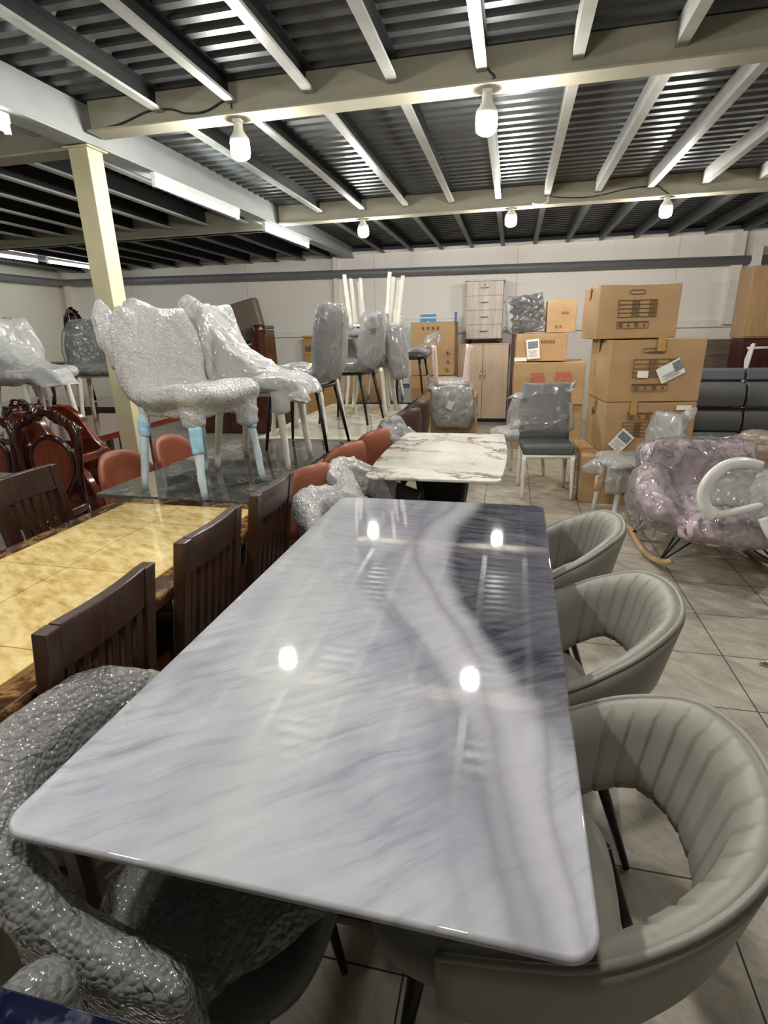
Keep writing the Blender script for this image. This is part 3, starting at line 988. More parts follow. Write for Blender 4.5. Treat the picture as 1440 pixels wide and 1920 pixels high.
def scoop_film(t, mat, seed, hb=1.0, wid=1.0, curl=0.05, grow=0.085, tent=None, skirt=(), peaks=(), amp=0.010, scale=8.0, voxel=0.013, aniso=(1, 1, 1), smooth=5, u0=0.0):
    m = MB()
    m.sheet(lambda u, v: scoop(lerp(u0, 1.0, u), 0.5 + (v - 0.5) * 1.08, hb, curl, wid) + Vector((0, 0, 0.012 if u > 0.9 else 0)), 22, 12, grow)
    if tent:
        m.prism(tent[0], -tent[1], tent[1], Matrix.Rotation(R(90), 4, 'X'))
    for c, s in skirt:
        m.box(c, s, taper=1.0)
    for chain in peaks:                      # gathered tips and corners of the bag
        m.tube([p for p, r in chain], [r for p, r in chain], 8)
    return m.blob('plastic_wrap', mat, t, voxel, smooth, amp, scale, seed, aniso)

# chairs standing on the dark stone table
G_ON = 'wrapped chairs standing on the dining tables'
TH = 0.752
c1 = scoop_chair('dining_chair', 'bubble-wrapped chair with blue printed leg covers, standing right behind the yellow table', (-1.51, 2.41, TH), R(162), G_ON, M_shell_pale, 'white', M_bubble,
    dict(grow=0.10, amp=0.010, skirt=(((-0.19, -0.165, 0.38), (0.085, 0.085, 0.16)), ((-0.18, 0.165, 0.39), (0.08, 0.08, 0.12)), ((0, 0, 0.40), (0.38, 0.36, 0.06))),
         peaks=([((0.22, 0.15, 0.62), 0.09), ((0.30, 0.17, 0.74), 0.075), ((0.35, 0.17, 0.82), 0.05), ((0.37, 0.16, 0.90), 0.015)],
                [((0.24, -0.1, 0.80), 0.05), ((0.25, 0.1, 0.86), 0.05)])), legmat=M_blueprint, hb=0.93)
for q, (sx, sy) in enumerate(LEGS):
    P0 = Vector((-0.02 + sx * 0.165, sy * 0.165, 0.43)); P1 = Vector((-0.01 + sx * 0.215, sy * 0.195, 0.003))
    f0, f1 = ((0.18, 0.34), (0.22, 0.5), (0.12, 0.28), (0.2, 0.36))[q]
    wobble_leg(P0.lerp(P1, f0), P0.lerp(P1, f1), 0.030, 0.027, 90 + q, 0.004).build('printed_sleeve', M_skyprint, c1, smooth=True)
c2 = scoop_chair('dining_chair', 'dark grey chair under a draped milky bag, second on the dark stone table', (-1.42, 2.94, TH), R(182), G_ON, M_shell_grey, 'white', M_film_milky,
    dict(grow=0.08, amp=0.014, scale=6.0, aniso=(1, 1, 0.4),
         tent=([(0.24, 0.87), (0.20, 0.85), (0.10, 0.66), (-0.08, 0.545), (-0.30, 0.475), (-0.335, 0.39), (-0.27, 0.42), (0.1, 0.46), (0.22, 0.6)], 0.17),
         skirt=(((-0.2, 0.17, 0.40), (0.08, 0.07, 0.16)), ((-0.19, -0.17, 0.40), (0.07, 0.07, 0.14))),
         peaks=([((0.24, 0.17, 0.86), 0.06), ((0.27, 0.22, 0.90), 0.05)], [((-0.27, 0.12, 0.43), 0.05), ((-0.36, 0.14, 0.37), 0.02)])))
c3 = scoop_chair('dining_chair', 'black-legged grey chair in a thin clear bag on the dark stone table', (-1.30, 3.41, TH), R(-4), G_ON, M_shell_grey, 'black', M_film_grey,
    dict(grow=0.075, amp=0.010, scale=6.0, aniso=(1, 1, 0.35)), hb=1.0)
c4 = scoop_chair('dining_chair', 'black-legged grey chair in a clear bag with pointed corner, on the ivory marble table', (-1.30, 4.46, TH), R(-6), G_ON, M_shell_grey, 'black', M_film,
    dict(grow=0.08, amp=0.012, scale=6.0, aniso=(1, 1, 0.4), peaks=([((0.22, 0.16, 0.74), 0.07), ((0.25, 0.21, 0.86), 0.03)], [((0.25, -0.15, 0.76), 0.06), ((0.28, -0.2, 0.84), 0.02)])), hb=0.96)
# chairs with paper-wrapped legs, each carrying an upside-down one
c5 = scoop_chair('dining_chair', 'chair with white wrapped legs in a clear bag, just behind the black-legged grey chair', (-1.48, 3.93, TH), R(-4), G_ON, M_shell_grey, 'white', M_film,
    dict(grow=0.075, amp=0.010), hb=0.62)
c6 = scoop_chair('dining_chair', 'low-backed chair with white legs, under the nearer upside-down chair on the ivory table', (-1.30, 4.96, TH), R(178), G_ON, M_shell_grey, 'white', M_film,
    dict(grow=0.07, amp=0.008), hb=0.50)
c6b = scoop_chair('dining_chair', 'low-backed chair with white legs, under the farther upside-down chair on the ivory table', (-1.40, 5.46, TH), R(182), G_ON, M_shell_grey, 'white', M_film,
    dict(grow=0.07, amp=0.008), hb=0.50)

def upside_chair(name, label, loc, rz, group, legmat, shell, mat=None, kw=None, tilt=0.0):
    """scoop chair turned over: its seat rests on what is below, the legs point up"""
    t = scoop_chair(name, label, loc, rz, group, shell, 'white', mat, kw, legmat=legmat, rot=(R(180 + tilt), 0, rz), foot=0.20, hb=0.95)
    return t
G_UP = 'upside-down chairs stacked on other chairs'
upside_chair('dining_chair', 'upside-down chair with white wrapped legs up, nearer one in the stack on the ivory table', (-1.185, 4.94, 1.935), R(-5), G_UP, M_wrapleg, M_shell_grey, M_film, dict(grow=0.075, amp=0.012, u0=0.1, aniso=(1, 1, 0.4), scale=6))
upside_chair('dining_chair', 'upside-down chair with slanting white legs up, farther one in the stack on the ivory table', (-1.30, 5.46, 1.945), R(4), G_UP, M_wrapleg, M_shell_grey, M_film, dict(grow=0.075, amp=0.012, u0=0.1, aniso=(1, 1, 0.4), scale=6))

# black-topped table behind, with the last chairs
c7 = scoop_chair('dining_chair', 'pale silvery wrapped chair with paper leg covers standing on the black table', (-1.42, 5.98, TH), R(-8), G_ON, M_shell_pale, 'white', M_film,
    dict(grow=0.10, amp=0.02, skirt=(((0.18, -0.1, 0.38), (0.14, 0.22, 0.14)),)), hb=0.95)
c8 = scoop_chair('dining_chair', 'grey low-backed chair on splayed black legs with a loose bag, on the black table', (-1.23, 6.68, TH), R(176), G_ON, M_shell_grey, 'black', M_film_grey,
    dict(grow=0.10, amp=0.02, peaks=([((-0.2, -0.1, 0.5), 0.09), ((-0.28, -0.1, 0.60), 0.08), ((-0.33, -0.1, 0.66), 0.05), ((-0.37, -0.1, 0.58), 0.02)],)), hb=0.5)

# ------------------------------------------------------------------ curved-back dining chairs in leather
def curved_chair(name, label, loc, rz, leather, group, h=0.84):
    t = thing(name, label, 'chair', loc, rz, group)
    def P(u, v):
        a = (2 * v - 1)
        ang = a * R(52)
        top = h - 0.13 * abs(a) ** 3
        z = lerp(0.47, top, u)
        rr = 0.235 + 0.035 * u + 0.01 * math.sin(u * math.pi)
        return Vector((-0.02 + rr * math.cos(ang), rr * 0.98 * math.sin(ang), z))
    MB().sheet(P, 10, 22, 0.04).build('backrest', leather, t, smooth=True)
    m = MB()
    rings = []
    for k, z in ((0.92, 0.41), (1.0, 0.43), (1.0, 0.465), (0.93, 0.482), (0.5, 0.488)):
        rings.append([Vector((-0.04 + 0.225 * k * math.copysign(abs(math.cos(b)) ** 0.7, math.cos(b)), 0.215 * k * math.copysign(abs(math.sin(b)) ** 0.7, math.sin(b)), z)) for b in [2 * math.pi * i / 32 for i in range(32)]])
    m.rings(rings).build('seat', leather, t, smooth=True)
    for sx, sy in LEGS:
        MB().tube([(-0.03 + sx * 0.16, sy * 0.15, 0.41), (-0.02 + sx * 0.215, sy * 0.19, 0.003)], [0.016, 0.010], 10).build('leg', M_blackmetal, t, smooth=True)
    return t
G_OR = 'terracotta leather chairs along the dark stone table'
oc = curved_chair('dining_chair', 'terracotta curved-back leather chair behind the white bubble-wrapped chair', (-1.19, 2.66, 0), R(-25), M_orange, G_OR)
dup(oc, (-1.15, 3.25, 0), R(-25), 'terracotta curved-back leather chair in the middle of the right-hand row', G_OR)
dup(oc, (-1.09, 3.72, 0), R(-25), 'terracotta curved-back leather chair with a small label, farthest in the right-hand row', G_OR)
dup(oc, (-2.05, 2.72, 0), R(176), 'terracotta curved-back leather chair beside the cream column', G_OR)
dup(oc, (-2.04, 3.23, 0), R(178), 'terracotta leather chair left of the dark stone table, second from the column', G_OR)
G_BR = 'chocolate leather chairs beside the white marble table'
bc = curved_chair('dining_chair', 'chocolate brown leather chair tucked into the white marble table, nearer one', (-1.01, 4.63, 0), R(-30), M_brown, G_BR, 0.86)
dup(bc, (-1.01, 5.13, 0), R(-30), 'chocolate brown leather chair tucked into the white marble table, farther one', G_BR)

# ------------------------------------------------------------------ tables of the second row
M_dkglass = veined('dark_grey_glossy_stone', srgb(84, 84, 80), (srgb(190, 188, 180), srgb(120, 116, 108)), 5.0, 1.3, 30, 0.05, 0.5)
M_whitemarble = veined('ivory_marble', srgb(222, 218, 200), (srgb(180, 160, 120), srgb(164, 150, 124)), 3.0, 6.0, 20, 0.06, 0.6)
M_blackgloss = plain('black_gloss_top', srgb(22, 22, 24), 0.08, var=0.1)
def leg_table(name, label, loc, rz, w, l, z, mat, legmat, th=0.02, ix=0.345, iy=0.16):
    t = thing(name, label, 'table', loc, rz)
    slab_top('table_top', rrect(w, l, 0.02, 4), z, th, mat, t, 0.003, 2)
    for sx in (-1, 1):
        for sy in (-1, 1):
            MB().box((sx * (w / 2 - ix), sy * (l / 2 - iy), (z - th) / 2), (0.06, 0.06, z - th), taper=1.0).build('leg', legmat, t, bevel=0.004)
    m = MB()
    for sy in (-1, 1):
        m.box((0, sy * (l / 2 - iy), z - th - 0.035), (w - 2 * ix, 0.03, 0.07))
    for sx in (-1, 1):
        m.box((sx * (w / 2 - ix), 0, z - th - 0.035), (0.03, l - 2 * iy, 0.07))
    m.build('apron', legmat, t)
    return t
leg_table('dining_table', 'dark glossy stone table under the bubble-wrapped chairs', (-1.55, 2.89, 0), R(-1), 0.84, 1.42, 0.75, M_dkglass, M_blackmetal)
leg_table('dining_table', 'ivory marble table carrying the stacked grey chairs', (-1.43, 4.64, 0), R(1), 0.82, 1.94, 0.75, M_whitemarble, M_blackmetal, iy=0.24)
leg_table('dining_table', 'black-topped table far behind the ivory marble one', (-1.42, 6.45, 0), R(0), 0.80, 1.48, 0.75, M_blackgloss, M_blackmetal)

# ------------------------------------------------------------------ yellow marble table and slat chairs
def onyx():
    t = NT('yellow_onyx_panel')
    v = t.coord(rot=(0, 0, R(20)))
    n = t.noise(t.coord(scale=(1, 2.4, 1), rot=(0, 0, R(25))), 14.0, 6, 0.6, 0.1)
    c = t.ramp(n.outputs[0], [(0.25, srgb(168, 136, 76)), (0.42, srgb(208, 180, 116)), (0.58, srgb(228, 204, 146)), (0.8, srgb(240, 224, 180))])
    b = t.n('TexBrick', Vector=t.coord(loc=(0.40, 0.44, 0)), Color1=(1, 1, 1), Color2=(0.96, 0.96, 0.96), Mortar=(0.45, 0.36, 0.2), Scale=1.0)
    b.inputs['Mortar Size'].default_value = 0.0018; b.inputs['Brick Width'].default_value = 0.37; b.inputs['Row Height'].default_value = 0.44; b.offset = 0
    col = t.mix(1.0, c.outputs[0], b.outputs[0], 'MULTIPLY')
    p = t.pbr(Base__Color=col, Roughness=0.06)
    return t.surf(p)
def brown_marble():
    t = NT('polished_brown_marble_border')
    v = t.coord()
    n = t.noise(v, 5.0, 6, 0.6, 2.2)
    c = t.ramp(n.outputs[0], [(0.3, srgb(44, 28, 18)), (0.48, srgb(82, 56, 36)), (0.56, srgb(150, 116, 76)), (0.62, srgb(78, 54, 36)), (0.8, srgb(40, 26, 18))])
    return t.surf(t.pbr(Base__Color=c, Roughness=0.07))
M_onyx = onyx(); M_brownmarble = brown_marble()
M_gold = plain('gold_inlay', srgb(190, 150, 70), 0.3, metal=0.8)
M_redwood = wood('reddish_brown_lacquered_wood', srgb(38, 16, 9), srgb(92, 40, 20), 4.0, 0.22, (1, 14, 14), 0.5)
M_slat = wood('dark_walnut_chair_wood', srgb(36, 21, 14), srgb(74, 44, 29), 5.0, 0.32, (14, 14, 1), 0.3)
M_carved = wood('dark_carved_rosewood', srgb(24, 9, 7), srgb(58, 20, 14), 5.0, 0.2, (6, 6, 2), 0.6)
M_veneer = wood('orange_brown_veneer', srgb(82, 32, 14), srgb(128, 58, 28), 5.0, 0.25, (8, 8, 1), 0.5)

YT = thing('dining_table', 'yellow onyx dining table with dark brown marble border', 'table', (-1.375, 1.37, 0), R(-0.5))
def chamfered(w, l, c): return [(w / 2, l / 2 - c), (w / 2 - c, l / 2), (-w / 2 + c, l / 2), (-w / 2, l / 2 - c), (-w / 2, -l / 2 + c), (-w / 2 + c, -l / 2), (w / 2 - c, -l / 2), (w / 2, -l / 2 + c)]
slab_top('table_top', chamfered(0.81, 1.52, 0.06), 0.76, 0.045, M_brownmarble, YT, 0.012, 3)
MB().prism(chamfered(0.644, 1.354, 0.004), 0.7605, 0.7615).build('inlay_line', M_gold, YT)
MB().prism(chamfered(0.634, 1.344, 0.004), 0.7607, 0.7625).build('inlay_panel', M_onyx, YT)
m = MB(); m.box((0, 0.0, 0.68), (0.62, 1.3, 0.07)); m.build('apron', M_redwood, YT, bevel=0.005)
for sy in (-1, 1):
    m = MB(); m.box((-0.06, sy * 0.4, 0.32), (0.11, 0.14, 0.645)); m.box((-0.06, sy * 0.4, 0.02), (0.16, 0.26, 0.04))
    m.build('pedestal', M_redwood, YT, bevel=0.01)

def slat_chair(name, label, loc, rz, group, top=0.92, w=0.37):
    """square dark wood chair, slatted back; faces local -x, back at +x"""
    t = thing(name, label, 'chair', loc, rz, group)
    lean = 0.075
    def bx(z): return 0.185 + lean * max(0, (z - 0.45)) / 0.47
    for s in (-1, 1):
        m = MB()
        y = s * (w / 2 - 0.021)
        m.rings([[Vector((bx(z) + dx, y + dy, z)) for dx, dy in ((-0.019, -0.021), (0.019, -0.021), (0.019, 0.021), (-0.019, 0.021))] for z in (0.0, 0.45, top - 0.002)])
        m.build('back_post', M_slat, t, bevel=0.004)
    m = MB()
    rings = []
    for k in range(9):
        f = k / 8
        y = (f - 0.5) * (w - 0.084) 
        bow = 0.012 * math.sin(math.pi * f)
        z0, z1 = top - 0.115, top
        rings.append([Vector((bx(z0) - 0.014 + bow, y, z0)), Vector((bx(z0) + 0.014 + bow, y, z0)), Vector((bx(z1) + 0.016 + bow, y, z1)), Vector((bx(z1) - 0.016 + bow, y, z1))])
    m.rings(rings).build('top_rail', M_slat, t, bevel=0.004)
    n = 6
    for k in range(n):
        y = lerp(-w / 2 + 0.065, w / 2 - 0.065, k / (n - 1))
        m = MB()
        m.rings([[Vector((bx(z) + dx + 0.006, y + dy, z)) for dx, dy in ((-0.008, -0.013), (0.008, -0.013), (0.008, 0.013), (-0.008, 0.013))] for z in (0.465, 0.6, top - 0.113)])
        m.build('slat', M_slat, t, bevel=0.002)
    MB().box((bx(0.45) - 0.0, 0, 0.455), (0.026, w - 0.084, 0.05)).build('lower_rail', M_slat, t, bevel=0.003)
    MB().box((0.02, 0, 0.44), (0.315, w, 0.05)).build('seat', M_slat, t, bevel=0.012, seg=3)
    for s in (-1, 1):
        MB().box((-0.11, s * (w / 2 - 0.025), 0.2075), (0.042, 0.042, 0.415)).build('front_leg', M_slat, t, bevel=0.004)
    m = MB()
    for s in (-1, 1):
        m.box((0.03, s * (w / 2 - 0.025), 0.2), (0.27, 0.02, 0.03))
    m.box((-0.02, 0, 0.2), (0.02, w - 0.05, 0.03))
    m.build('stretcher', M_slat, t)
    return t
G_SL = 'dark wood slat-back chairs around the yellow onyx table'
sc_ = slat_chair('slat_chair', 'dark walnut slat-back chair beside the charcoal bubble-wrapped tub chair', (-1.165, 0.955, 0), R(1), G_SL)
dup(sc_, (-1.168, 1.455, 0), R(1), 'dark walnut slat-back chair, middle one between the yellow and grey tables', G_SL)
dup(sc_, (-1.165, 1.93, 0), R(1), 'dark walnut slat-back chair, farthest one between the yellow and grey tables', G_SL)
dup(sc_, (-1.845, 1.93, 0), R(181), 'dark brown slat-back chair alone on the far side of the yellow table', G_SL)

# blue marble table by the photographer, with a half-wrapped black chair
M_bluemarble = veined('navy_marble_glass', srgb(16, 20, 44), (srgb(190, 196, 214), srgb(120, 130, 160)), 4.0, 9.0, 60, 0.04, 0.6, 0.9)
BT = leg_table('dining_table', 'navy blue marble table with white veins, only its edge showing by the camera', (-0.72, -0.33, 0), R(0), 0.80, 1.30, 0.75, M_bluemarble, M_blackmetal, iy=0.45)
M_black_leather = plain('black_leather', srgb(24, 24, 25), 0.38, var=0.08, bump=0.2, bscale=300)
hc = thing('dining_chair', 'black padded chair half covered in bubble wrap, between the navy and grey marble tables', 'chair', (-0.545, 0.16, 0), R(180))
def PB(u, v):
    a = 2 * v - 1
    return Vector((0.10 - 0.06 * a * a, 0.235 * a, lerp(0.45, 0.68 - 0.05 * a * a, u)))
MB().sheet(PB, 8, 16, 0.05).build('backrest', M_black_leather, hc, smooth=True)
MB().prism(rrect(0.40, 0.42, 0.06, 5, -0.12), 0.41, 0.47).build('seat', M_black_leather, hc, bevel=0.012, seg=3)
for sx, sy in LEGS:
    MB().tube([(-0.12 + sx * 0.16, sy * 0.16, 0.41), (-0.12 + sx * 0.19, sy * 0.2, 0.003)], [0.015, 0.010], 8).build('leg', M_blackmetal, hc, smooth=True)
m = MB(); m.sheet(lambda u, v: PB(u, lerp(-0.04, 1.04, v)) + Vector((0, 0, 0.02 * u)), 8, 12, 0.09)
m.blob('plastic_wrap', M_bubble_clear, hc, 0.013, 4, 0.012, 12.0, 5.0)
# ------------------------------------------------------------------ cartons
def cardboard():
    t = NT('kraft_cardboard')
    v = t.coord()
    n = t.noise(t.coord(scale=(1, 1, 2)), 2.5, 5, 0.6)
    c = t.ramp(n.outputs[0], [(0.3, srgb(160, 127, 88)), (0.7, srgb(178, 145, 104))])
    fl = t.n('TexWave', Vector=v, Scale=60.0, Distortion=0.6)
    p = t.pbr(Base__Color=c, Roughness=0.6, Normal=t.bump(fl.outputs[1], 0.05, 0.002))
    return t.surf(p)
M_card = cardboard()
M_tape = plain('clear_brown_tape', srgb(182, 142, 86), 0.12, var=0.05, scale=20, bump=0.3, bscale=40)
M_print = plain('dark_carton_print', srgb(88, 66, 42), 0.6, var=0.1)
M_printred = plain('red_carton_print', srgb(168, 98, 70), 0.6, var=0.35, scale=90)
M_paper = plain('white_label_paper', srgb(232, 230, 222), 0.5, var=0.03)
M_photo = plain('grey_label_picture', srgb(120, 124, 128), 0.5, var=0.5, scale=70)
M_text = plain('label_ink', srgb(150, 150, 148), 0.6)

def carton(label, loc, rz, w, d, h, group, sag=0.01, seed=0, rot=None):
    """w along x, front face at local y=-d/2, bottom at z=0"""
    t = thing('cardboard_box', label, 'box', loc, rz, group, rot)
    m = MB()
    m.sheet(lambda u, v: (0, 0, 0), 1, 1) if False else None
    b = m.b
    bmesh.ops.create_cube(b, size=1.0)
    bmesh.ops.subdivide_edges(b, edges=b.edges[:], cuts=7, use_grid_fill=True)
    for vtx in b.verts:
        x, y, z = vtx.co
        bul = (1 - (2 * x) ** 2) * (1 - (2 * z) ** 2)
        bul2 = (1 - (2 * y) ** 2) * (1 - (2 * z) ** 2)
        px, py, pz = x * w, y * d, (z + 0.5) * h
        if abs(y) > 0.499: py += math.copysign(sag * 0.3 * bul, y)
        if abs(x) > 0.499: px += math.copysign(sag * bul2, x)
        if z > 0.499: pz -= sag * 0.8 * (1 - (2 * x) ** 2) * (1 - (2 * y) ** 2)
        j = noise.noise_vector(Vector((x * 2 + seed, y * 2, z * 2 + seed * 2)))
        k = 1.0 if z > -0.49 else 0.0
        vtx.co = Vector((px + j.x * sag * 0.5 * k, py + j.y * sag * 0.25 * k, pz + j.z * sag * 0.3 * k))
    m.build('body', M_card, t, bevel=0.008)
    t['w'], t['d'], t['h'] = w, d, h
    # tape over the top seam and down the front
    mt = MB()
    mt.box((0, 0, h + 0.0005), (w * 0.98, 0.055, 0.002))
    for s in (-1, 1):
        mt.box((s * (w / 2 + sag + 0.001), 0, h - 0.05), (0.003, 0.055, 0.10))
    mt.build('tape', M_tape, t)
    return t

def on_front(t, x, z, out=0.0):
    w, d, h, = t['w'], t['d'], t['h']
    return Vector((x * w, -d / 2 - 0.006 - out, z * h))

def front_patch(t, name, mat, x, z, sx, sz, ang=0.0, out=0.005, side=False, parent=None):
    """thin rectangle on the front (or local -x side) of a carton; x -0.5..0.5, z 0..1"""
    w, d, h = t['w'], t['d'], t['h']
    m = MB()
    M = (Matrix.Translation((-w / 2 - 0.012 - out, x * d, z * h)) @ Matrix.Rotation(R(ang), 4, 'X')) if side else (Matrix.Translation((x * w, -d / 2 - 0.012 - out, z * h)) @ Matrix.Rotation(R(ang), 4, 'Y'))
    m.box((0, 0, 0), (0.002, sx, sz) if side else (sx, 0.002, sz), M)
    return m.build(name, mat, parent or t)

def print_table(t, cx, cz, sx, sz, rows=4, cols=(0.36, 0.18, 0.28, 0.18)):
    """ruled table printed on the carton, with smudgy characters in the narrow columns"""
    w, d, h = t['w'], t['d'], t['h']
    m = MB()
    y = -d / 2 - 0.0125
    lw = 0.005
    def line(x0, z0, x1, z1): m.box(((x0 + x1) / 2, y, (z0 + z1) / 2), (abs(x1 - x0) + lw, 0.001, abs(z1 - z0) + lw))
    X, Z = cx * w, cz * h
    for r in range(rows + 1):
        line(X - sx / 2, Z - sz / 2 + sz * r / rows, X + sx / 2, Z - sz / 2 + sz * r / rows)
    acc = 0
    for k, c in enumerate((0,) + cols):
        acc += c
        line(X - sx / 2 + sx * acc, Z - sz / 2, X - sx / 2 + sx * acc, Z + sz / 2)
        if k in (1, 3):
            nxt = cols[k]
            for r in range(rows):
                for q in range(2):
                    gx = X - sx / 2 + sx * (acc + nxt * (0.3 + 0.4 * q)); gz = Z - sz / 2 + sz * (r + 0.5) / rows
                    g = sz / rows * 0.25
                    for dz in (-g, 0, g):
                        m.box((gx, y, gz + dz), (g * 2, 0.001, 0.003))
                    m.box((gx, y, gz), (0.003, 0.001, g * 2.2))
    m.build('printed_table', M_print, t)

def care_strip(t, cx, cz, sx, sz, nsym=4):
    w, d, h = t['w'], t['d'], t['h']
    m = MB(); y = -d / 2 - 0.0125; X, Z = cx * w, cz * h
    m.box((X, y, Z + sz * 0.42), (sx, 0.001, sz * 0.16))
    for s in (-1, 1):
        m.box((X + s * sx / 2, y, Z), (0.004, 0.001, sz))
    m.box((X, y, Z - sz / 2), (sx, 0.001, 0.004))
    for k in range(nsym):
        gx = X - sx / 2 + sx * (k + 0.5) / nsym; g = sz * 0.24
        if k % 2 == 0:
            m.tube([(gx + g * math.cos(a), y, Z - sz * 0.08 + g * math.sin(a)) for a in [2 * math.pi * i / 10 for i in range(10)]], 0.004, 4, closed=True)
        else:
            m.box((gx, y, Z - sz * 0.08), (g * 1.6, 0.001, 0.006)); m.box((gx, y, Z - sz * 0.08), (0.006, 0.001, g * 2))
            m.box((gx - g * 0.6, y, Z - sz * 0.16), (0.006, 0.001, g))
    m.build('care_symbols', M_print, t)

def glyph_row(t, cx, cz, n, g, gap, mat=None, name='printed_characters', vertical=False):
    w, d, h = t['w'], t['d'], t['h']
    m = MB(); y = -d / 2 - 0.0125
    for k in range(n):
        X = cx * w + (0 if vertical else (k - (n - 1) / 2) * gap); Z = cz * h + ((k - (n - 1) / 2) * gap if vertical else 0)
        for dz in (-0.4, 0.0, 0.4):
            m.box((X, y, Z + dz * g), (g * (0.9 if dz else 0.7), 0.001, g * 0.13))
        m.box((X, y, Z), (g * 0.13, 0.001, g))
        m.box((X - g * 0.3, y, Z - g * 0.22), (g * 0.12, 0.001, g * 0.4)); m.box((X + g * 0.32, y, Z + g * 0.1 * (k % 2)), (g * 0.12, 0.001, g * 0.45))
    return m.build(name, mat or M_print, t)

def paper_label(t, x, z, sx, sz, ang, side=False, picture=(0.0, 0.22, 0.8, 0.36)):
    o = front_patch(t, 'paper_label', M_paper, x, z, sx, sz, ang, 0.004)
    w, d, h = t['w'], t['d'], t['h']
    M = Matrix.Translation((x * w, -d / 2 - 0.0185, z * h)) @ Matrix.Rotation(R(ang), 4, 'Y')
    m = MB(); m.box((picture[0] * sx, 0, picture[1] * sz), (picture[2] * sx, 0.002, picture[3] * sz), M); m.build('picture', M_photo, o)
    m = MB()
    for k in range(5):
        m.box((-0.05 * sx * (k % 2), 0, -0.08 * sz - 0.075 * sz * k), (sx * (0.75 - 0.12 * (k % 3)), 0.002, 0.004), M)
    m.build('printed_lines', M_text, o)
    return o

def handle_hole(t, x, z, sx=0.12):
    w, d, h = t['w'], t['d'], t['h']
    M = Matrix.Translation((x * w, -d / 2 - 0.013, z * h)) @ Matrix.Rotation(R(90), 4, 'X')
    m = MB()
    m.tube([M @ Vector((px, py, 0)) for px, py in rrect(sx, 0.03, 0.014, 4)], 0.0025, 5, closed=True)
    m.build('hand_hole', M_print, t)

G_ST = 'large cartons in the tall stack'
k4 = carton('bottom carton of the tall stack, half hidden behind the wrapped white-legged chair', (1.02, 5.20, 0), R(0), 0.80, 0.76, 0.415, G_ST, 0.012, 1)
k3 = carton('third carton down in the tall stack, slanted white label low on its front', (1.12, 5.31, 0.419), R(7), 0.73, 0.62, 0.43, G_ST, 0.015, 2)
k2 = carton('second carton down in the tall stack, with torn white label and ruled table', (1.12, 5.32, 0.853), R(7), 0.745, 0.62, 0.505, G_ST, 0.018, 3)
k1 = carton('top carton of the tall stack, printed with a ruled table', (0.97, 5.43, 1.362), R(6), 0.645, 0.55, 0.425, G_ST, 0.014, 4)
print_table(k1, -0.02, 0.56, 0.30, 0.13); care_strip(k1, -0.06, 0.26, 0.25, 0.055); handle_hole(k1, -0.04, 0.86)
print_table(k2, -0.02, 0.55, 0.34, 0.14); care_strip(k2, -0.05, 0.24, 0.28, 0.06); handle_hole(k2, -0.06, 0.83, 0.16); glyph_row(k2, -0.02, 0.80, 6, 0.022, 0.024)
paper_label(k2, 0.15, 0.50, 0.20, 0.13, -28, picture=(0.32, 0.1, 0.34, 0.6)); front_patch(k2, 'address_label', M_paper, -0.14, 0.45, 0.085, 0.055, 2, 0.004)
front_patch(k2, 'dark_print', M_print, 0.05, 0.5, 0.11, 0.13, 0, 0.0, True); front_patch(k2, 'tape_strip', M_tape, 0.02, 0.93, 0.06, 0.12)
care_strip(k3, -0.08, 0.74, 0.26, 0.06); print_table(k3, -0.12, 0.48, 0.26, 0.12); paper_label(k3, -0.30, 0.25, 0.13, 0.18, 40); front_patch(k3, 'address_label', M_paper, 0.35, 0.90, 0.12, 0.04, 0, 0.004)
front_patch(k3, 'dark_print', M_print, 0.05, 0.66, 0.11, 0.13, 0, 0.0, True); front_patch(k3, 'tape_strip', M_tape, -0.2, 0.90, 0.05, 0.12)
glyph_row(k4, 0.05, 0.25, 5, 0.03, 0.04)

G_P = 'cartons piled right of the wardrobe'
q1 = carton('carton on the floor under the red-printed one, mostly hidden by the bagged chair', (0.45, 7.35, 0), R(0), 0.82, 0.60, 0.56, G_P, 0.01, 5)
q2 = carton('wide carton with red square prints on its front, right of the wardrobe', (0.44, 7.33, 0.565), R(-1), 0.83, 0.62, 0.50, G_P, 0.014, 6)
for x, s in ((-0.16, 0.15), (0.20, 0.17)):
    o = front_patch(q2, 'red_print', M_printred, x, 0.62, s, s * 0.95)
m = MB()
for k in range(8):
    m.box((0.04 * 0.83 - 0.17 + 0.02 * (k % 4), -0.31 - 0.0165, 0.5 * (0.56 + 0.035 * (k // 4))), (0.01, 0.001, 0.012))
m.build('printed_marks', M_print, q2)
q3 = carton('carton bearing a white label with picture, above the red-printed carton', (0.33, 7.45, 1.070), R(1), 0.60, 0.50, 0.325, G_P, 0.01, 7)
paper_label(q3, -0.16, 0.45, 0.15, 0.23, -6); front_patch(q3, 'address_label', M_paper, -0.40, 0.08, 0.15, 0.045, 0, 0.004); glyph_row(q3, 0.12, 0.72, 5, 0.03, 0.035)
q4 = carton('plain carton topmost of the pile right of the wardrobe', (0.555, 7.50, 1.400), R(0), 0.34, 0.40, 0.37, G_P, 0.008, 8)
glyph_row(q4, 0.1, 0.62, 3, 0.025, 0.03); glyph_row(q4, -0.1, 0.2, 2, 0.03, 0.05)

